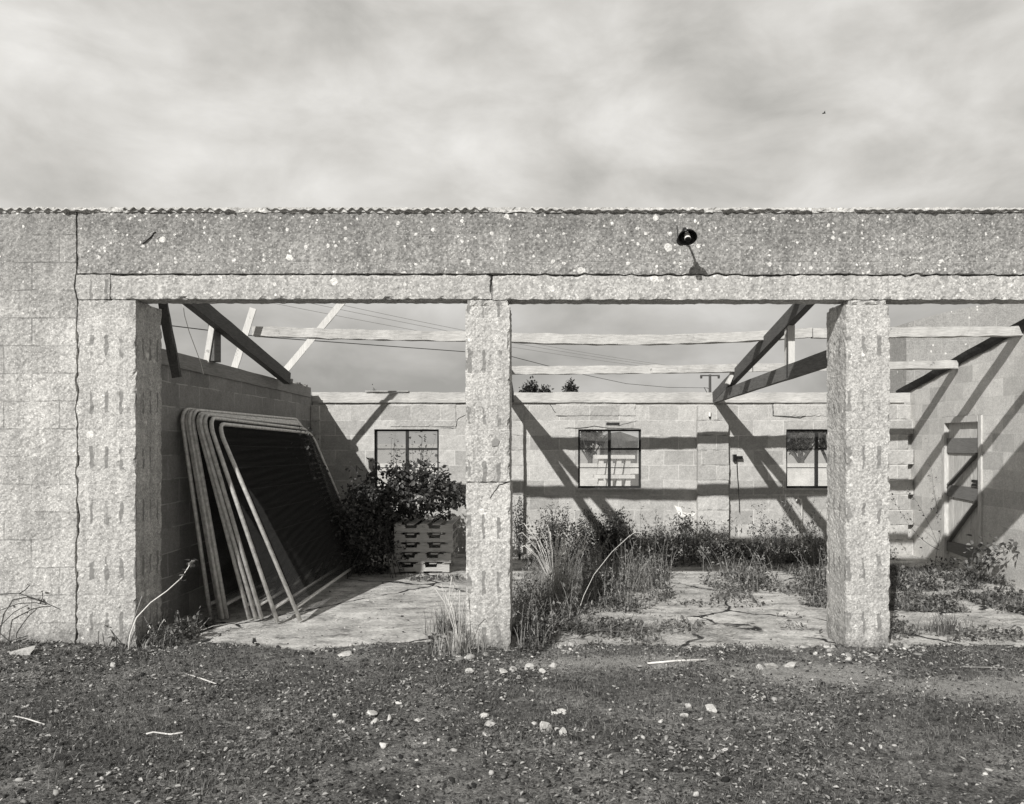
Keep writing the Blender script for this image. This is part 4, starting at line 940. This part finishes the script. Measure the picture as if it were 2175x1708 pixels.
# neighbouring taller block building, its front wall seen over the right wall
def P3(px, py, Y): v = at(px, py, Y); return v
Yn = 6.6; prof = [at(1925, 1150, Yn), at(1925, 700, Yn), at(1932, 684, Yn), at(1990, 668, Yn), at(2060, 652, Yn), at(2110, 644, Yn), at(2400, 612, Yn), at(2900, 560, Yn), at(2900, 1150, Yn)]
for v in prof:
    if v.z < 1: v.z = -.1
n = len(prof); fr_ = [tuple(v) for v in prof]; bk = [(v.x, v.y + 2.6, v.z) for v in prof]
nbv.add(fr_ + bk, [tuple(reversed(range(n))), tuple(range(n, 2*n))] + [(k, (k+1) % n, n+(k+1) % n, n+k) for k in range(n)])
nb = empty('neighbouring_building', (0, 0, 0)); tag(nb, 'taller grey lichened block building rising behind the right wall', 'building')
nbv.build('gable_wall', m_nb, nb)
# low yard wall and stacked trough units seen through the middle window
m_pw = concrete('pale_blockwork', .42, .62, .1, 0, None, .08, None, .3, 30)
tag(MB().rough((-8, 20, -.1), (26, 20.25, .98), .4, .01).build('yard_wall', m_pw), 'long pale block wall seen through the windows beyond the yard', 'wall')
tro = MB()
for lv in (0, 1):
    for k in range(4):
        x0 = at(1268 + k * 19, 0, 18.5).x; z0_ = .05 + lv * .62; wdt = .21
        tro.add([(x0, 18.5, z0_), (x0 + wdt, 18.5, z0_), (x0 + wdt, 18.5, z0_ + .5), (x0 + wdt*.35, 18.5, z0_ + .5), (x0, 19, z0_), (x0 + wdt, 19, z0_), (x0 + wdt, 19, z0_ + .5), (x0 + wdt*.35, 19, z0_ + .5)], [(0,1,2,3), (4,7,6,5), (0,3,7,4), (1,5,6,2), (2,6,7,3)])
    x0 = at(1262, 0, 18.5).x; tro.box((x0, 18.4, .55 + lv*.62), (x0 + 1.28, 19.1, .66 + lv*.62))
sr = tro.build('concrete_rack', m_pw); tag(sr, 'two tier pale concrete rack with dark gaps seen through the middle window', 'rack')
bn = empty('distant_barn', (0, 0, 0)); tag(bn, 'dark pitched barn roof seen through the upper right pane of the middle window', 'barn')
Yb = 44; pp = [at(1296, 944, Yb), at(1300, 930, Yb), at(1317, 917, Yb), at(1356, 930, Yb), at(1352, 944, Yb)]; n = 5
for v in (pp[0], pp[-1]): v.z = -.1
MB().add([tuple(v) for v in pp] + [(v.x, v.y + 10, v.z) for v in pp], [tuple(reversed(range(n))), tuple(range(n, 2*n))] + [(k, (k+1) % n, n+(k+1) % n, n+k) for k in range(n)]).build('wall', plain('barn_board', .09, .8, .4, 3), bn)
m_tree = leafmat('tree_leaf', .05, .6, .1); m_trunk = plain('bark', .06)
def tree(px, py, Y, wpx, label, n=1500, size=.22):
    top = at(px, py, Y); wd = wpx * (Y - CY) / F / 2 * 1.15; H = top.z * 1.03; r_ = empty('tree', (top.x, Y, -.1)); tag(r_, label, 'tree')
    mb = MB().tube([(0, 0, 0), (.05, 0, H*.35), (.0, .1, H*.7)], [.18, .13, .05], 7)
    for k in range(6): a = k * 1.05; mb.tube([(0, 0, H*.3), (math.cos(a)*wd*.5, math.sin(a)*wd*.5, H*.6), (math.cos(a)*wd*.8, math.sin(a)*wd*.6, H*.8)], [.07, .04, .02], 5)
    mb.build('trunk', m_trunk, r_)
    P = []
    for k in range(16):
        a = random.uniform(0, 6.28); rr = random.uniform(0, .75) * wd; c = np.array([math.cos(a)*rr, math.sin(a)*rr, H * (.5 + .42 * random.random() ** .5)]); m_ = n // 16
        P.append(c + unit(m_) * rng.uniform(.2, 1, (m_, 1)) * np.array([wd*.38, wd*.38, H*.13]))
    P = np.concatenate(P); V, Fc = leaves(P, unit(len(P)) + np.array([0, 0, .4]), size, .6); npmesh('crown', V, Fc, m_tree, r_)
tree(1118, 815, 46, 50, 'dark far tree whose crown tops the back wall just right of the narrow pillar', 1900)
tree(1152, 818, 47, 46, 'second far tree, touching the first above the back wall', 1700)
tree(1209, 812, 46, 42, 'rounded far tree standing alone above the middle bay', 1900)
tree(1252, 915, 38, 62, 'dark bushy tree seen through the upper left pane of the middle window', 1700)
tree(1700, 900, 30, 90, 'dark tree filling the top of the window by the right pillar', 2600)
tree(1760, 905, 31, 60, 'tree just right of the dark one, behind the right pillar', 1500)
tree(793, 822, 40, 14, 'tiny far sapling showing above the back wall in the left bay', 160, .12)
grow('outside_shrub', 'shrub growing outside against the right half of the left window', 'shrub', Vector((at(885, 0, 5.7).x, 5.75, 0)), upright(12, 2.0, .3, .006), 40, .06, m_leaf, m_stemd, jit=.08)
grow('outside_weed', 'thin plant standing outside the left half of the left window', 'weed', Vector((at(832, 0, 5.6).x, 5.6, 0)), upright(5, 2.0, .12, .006), 40, .05, m_leaf, m_stemd, jit=.05)
# power pole and lines
Yp = 55; pt_ = at(1508, 797, Yp); pole = empty('power_pole', (pt_.x, Yp, -.1)); tag(pole, 'wooden power pole with a crossarm beyond the back wall', 'power pole')
MB().tube([(0, 0, 0), (0, 0, pt_.z + .15)], [.14, .10], 8).build('pole', m_stemd, pole)
MB().box((-.75, -.06, pt_.z + .02), (.75, .06, pt_.z + .12)).build('crossarm', m_stemd, pole)
for dx in (-.68, 0, .68): MB().tube([(dx, 0, pt_.z + .02), (dx, 0, pt_.z - .16)], [.10, .08], 8).build('insulator', m_cable, pole)
MB().tube([(-.05, 0, pt_.z - .95), (-.45, 0, pt_.z - .85), (-.1, 0, pt_.z - 1.5)], .03, 5).build('stay', m_cable, pole)
def line(name, pts, r, label):
    o = MB().tube([at(*p) for p in pts], r, 4).build(name, m_cable); tag(o, label, 'cable')
def sagline(a, b, n, sg): 
    A = at(*a); B = at(*b); return [A.lerp(B, i/n) - Vector((0, 0, sg*4*(i/n)*(1-i/n))) for i in range(n + 1)]
o = MB().tube([at(*p) for p in ((200, 668, 14), (339, 689, 16), (560, 716, 19), (985, 747, 26), (1085, 757, 28), (1170, 779, 33), (1250, 798, 40), (1330, 815, 46), (1420, 823, 51), (1503, 824, 55))], .016, 5).build('service_cable', m_cable); tag(o, 'dark service cable sagging from the left bay to the power pole', 'cable')
for k, (a, b) in enumerate((((560, 640, 70), (1430, 786, 110)), ((640, 640, 70), (1450, 784, 110)), ((690, 640, 72), (1470, 783, 112)))):
    o = MB().tube(sagline(a, b, 14, .5), .022, 4).build('overhead_line', plain('grey_line', .25)); tag(o, ('lowest', 'middle', 'highest')[k] + ' of three faint overhead lines crossing the sky behind the purlins', 'overhead line', 'faint overhead lines')
# bird
bp = at(1750, 241, 30); bd = empty('bird', bp); tag(bd, 'small dark bird flying in the cloudy sky at upper right', 'bird')
MB().tube([(-.09, 0, .0), (-.05, 0, .005), (0, 0, .01), (.05, 0, .012), (.075, 0, .02), (.095, 0, .015)], [.004, .022, .028, .02, .016, .003], 8).build('body', m_black, bd, smooth=True)
MB().add([(-.03, 0, .01), (.04, 0, .01), (.03, .09, .05), (-.02, .2, .02), (.04, -.0, .01), (-.03, 0, .012), (-.02, -.2, .045), (.03, -.1, .06)], [(0, 1, 2, 3), (4, 5, 6, 7)]).build('wing', m_black, bd)
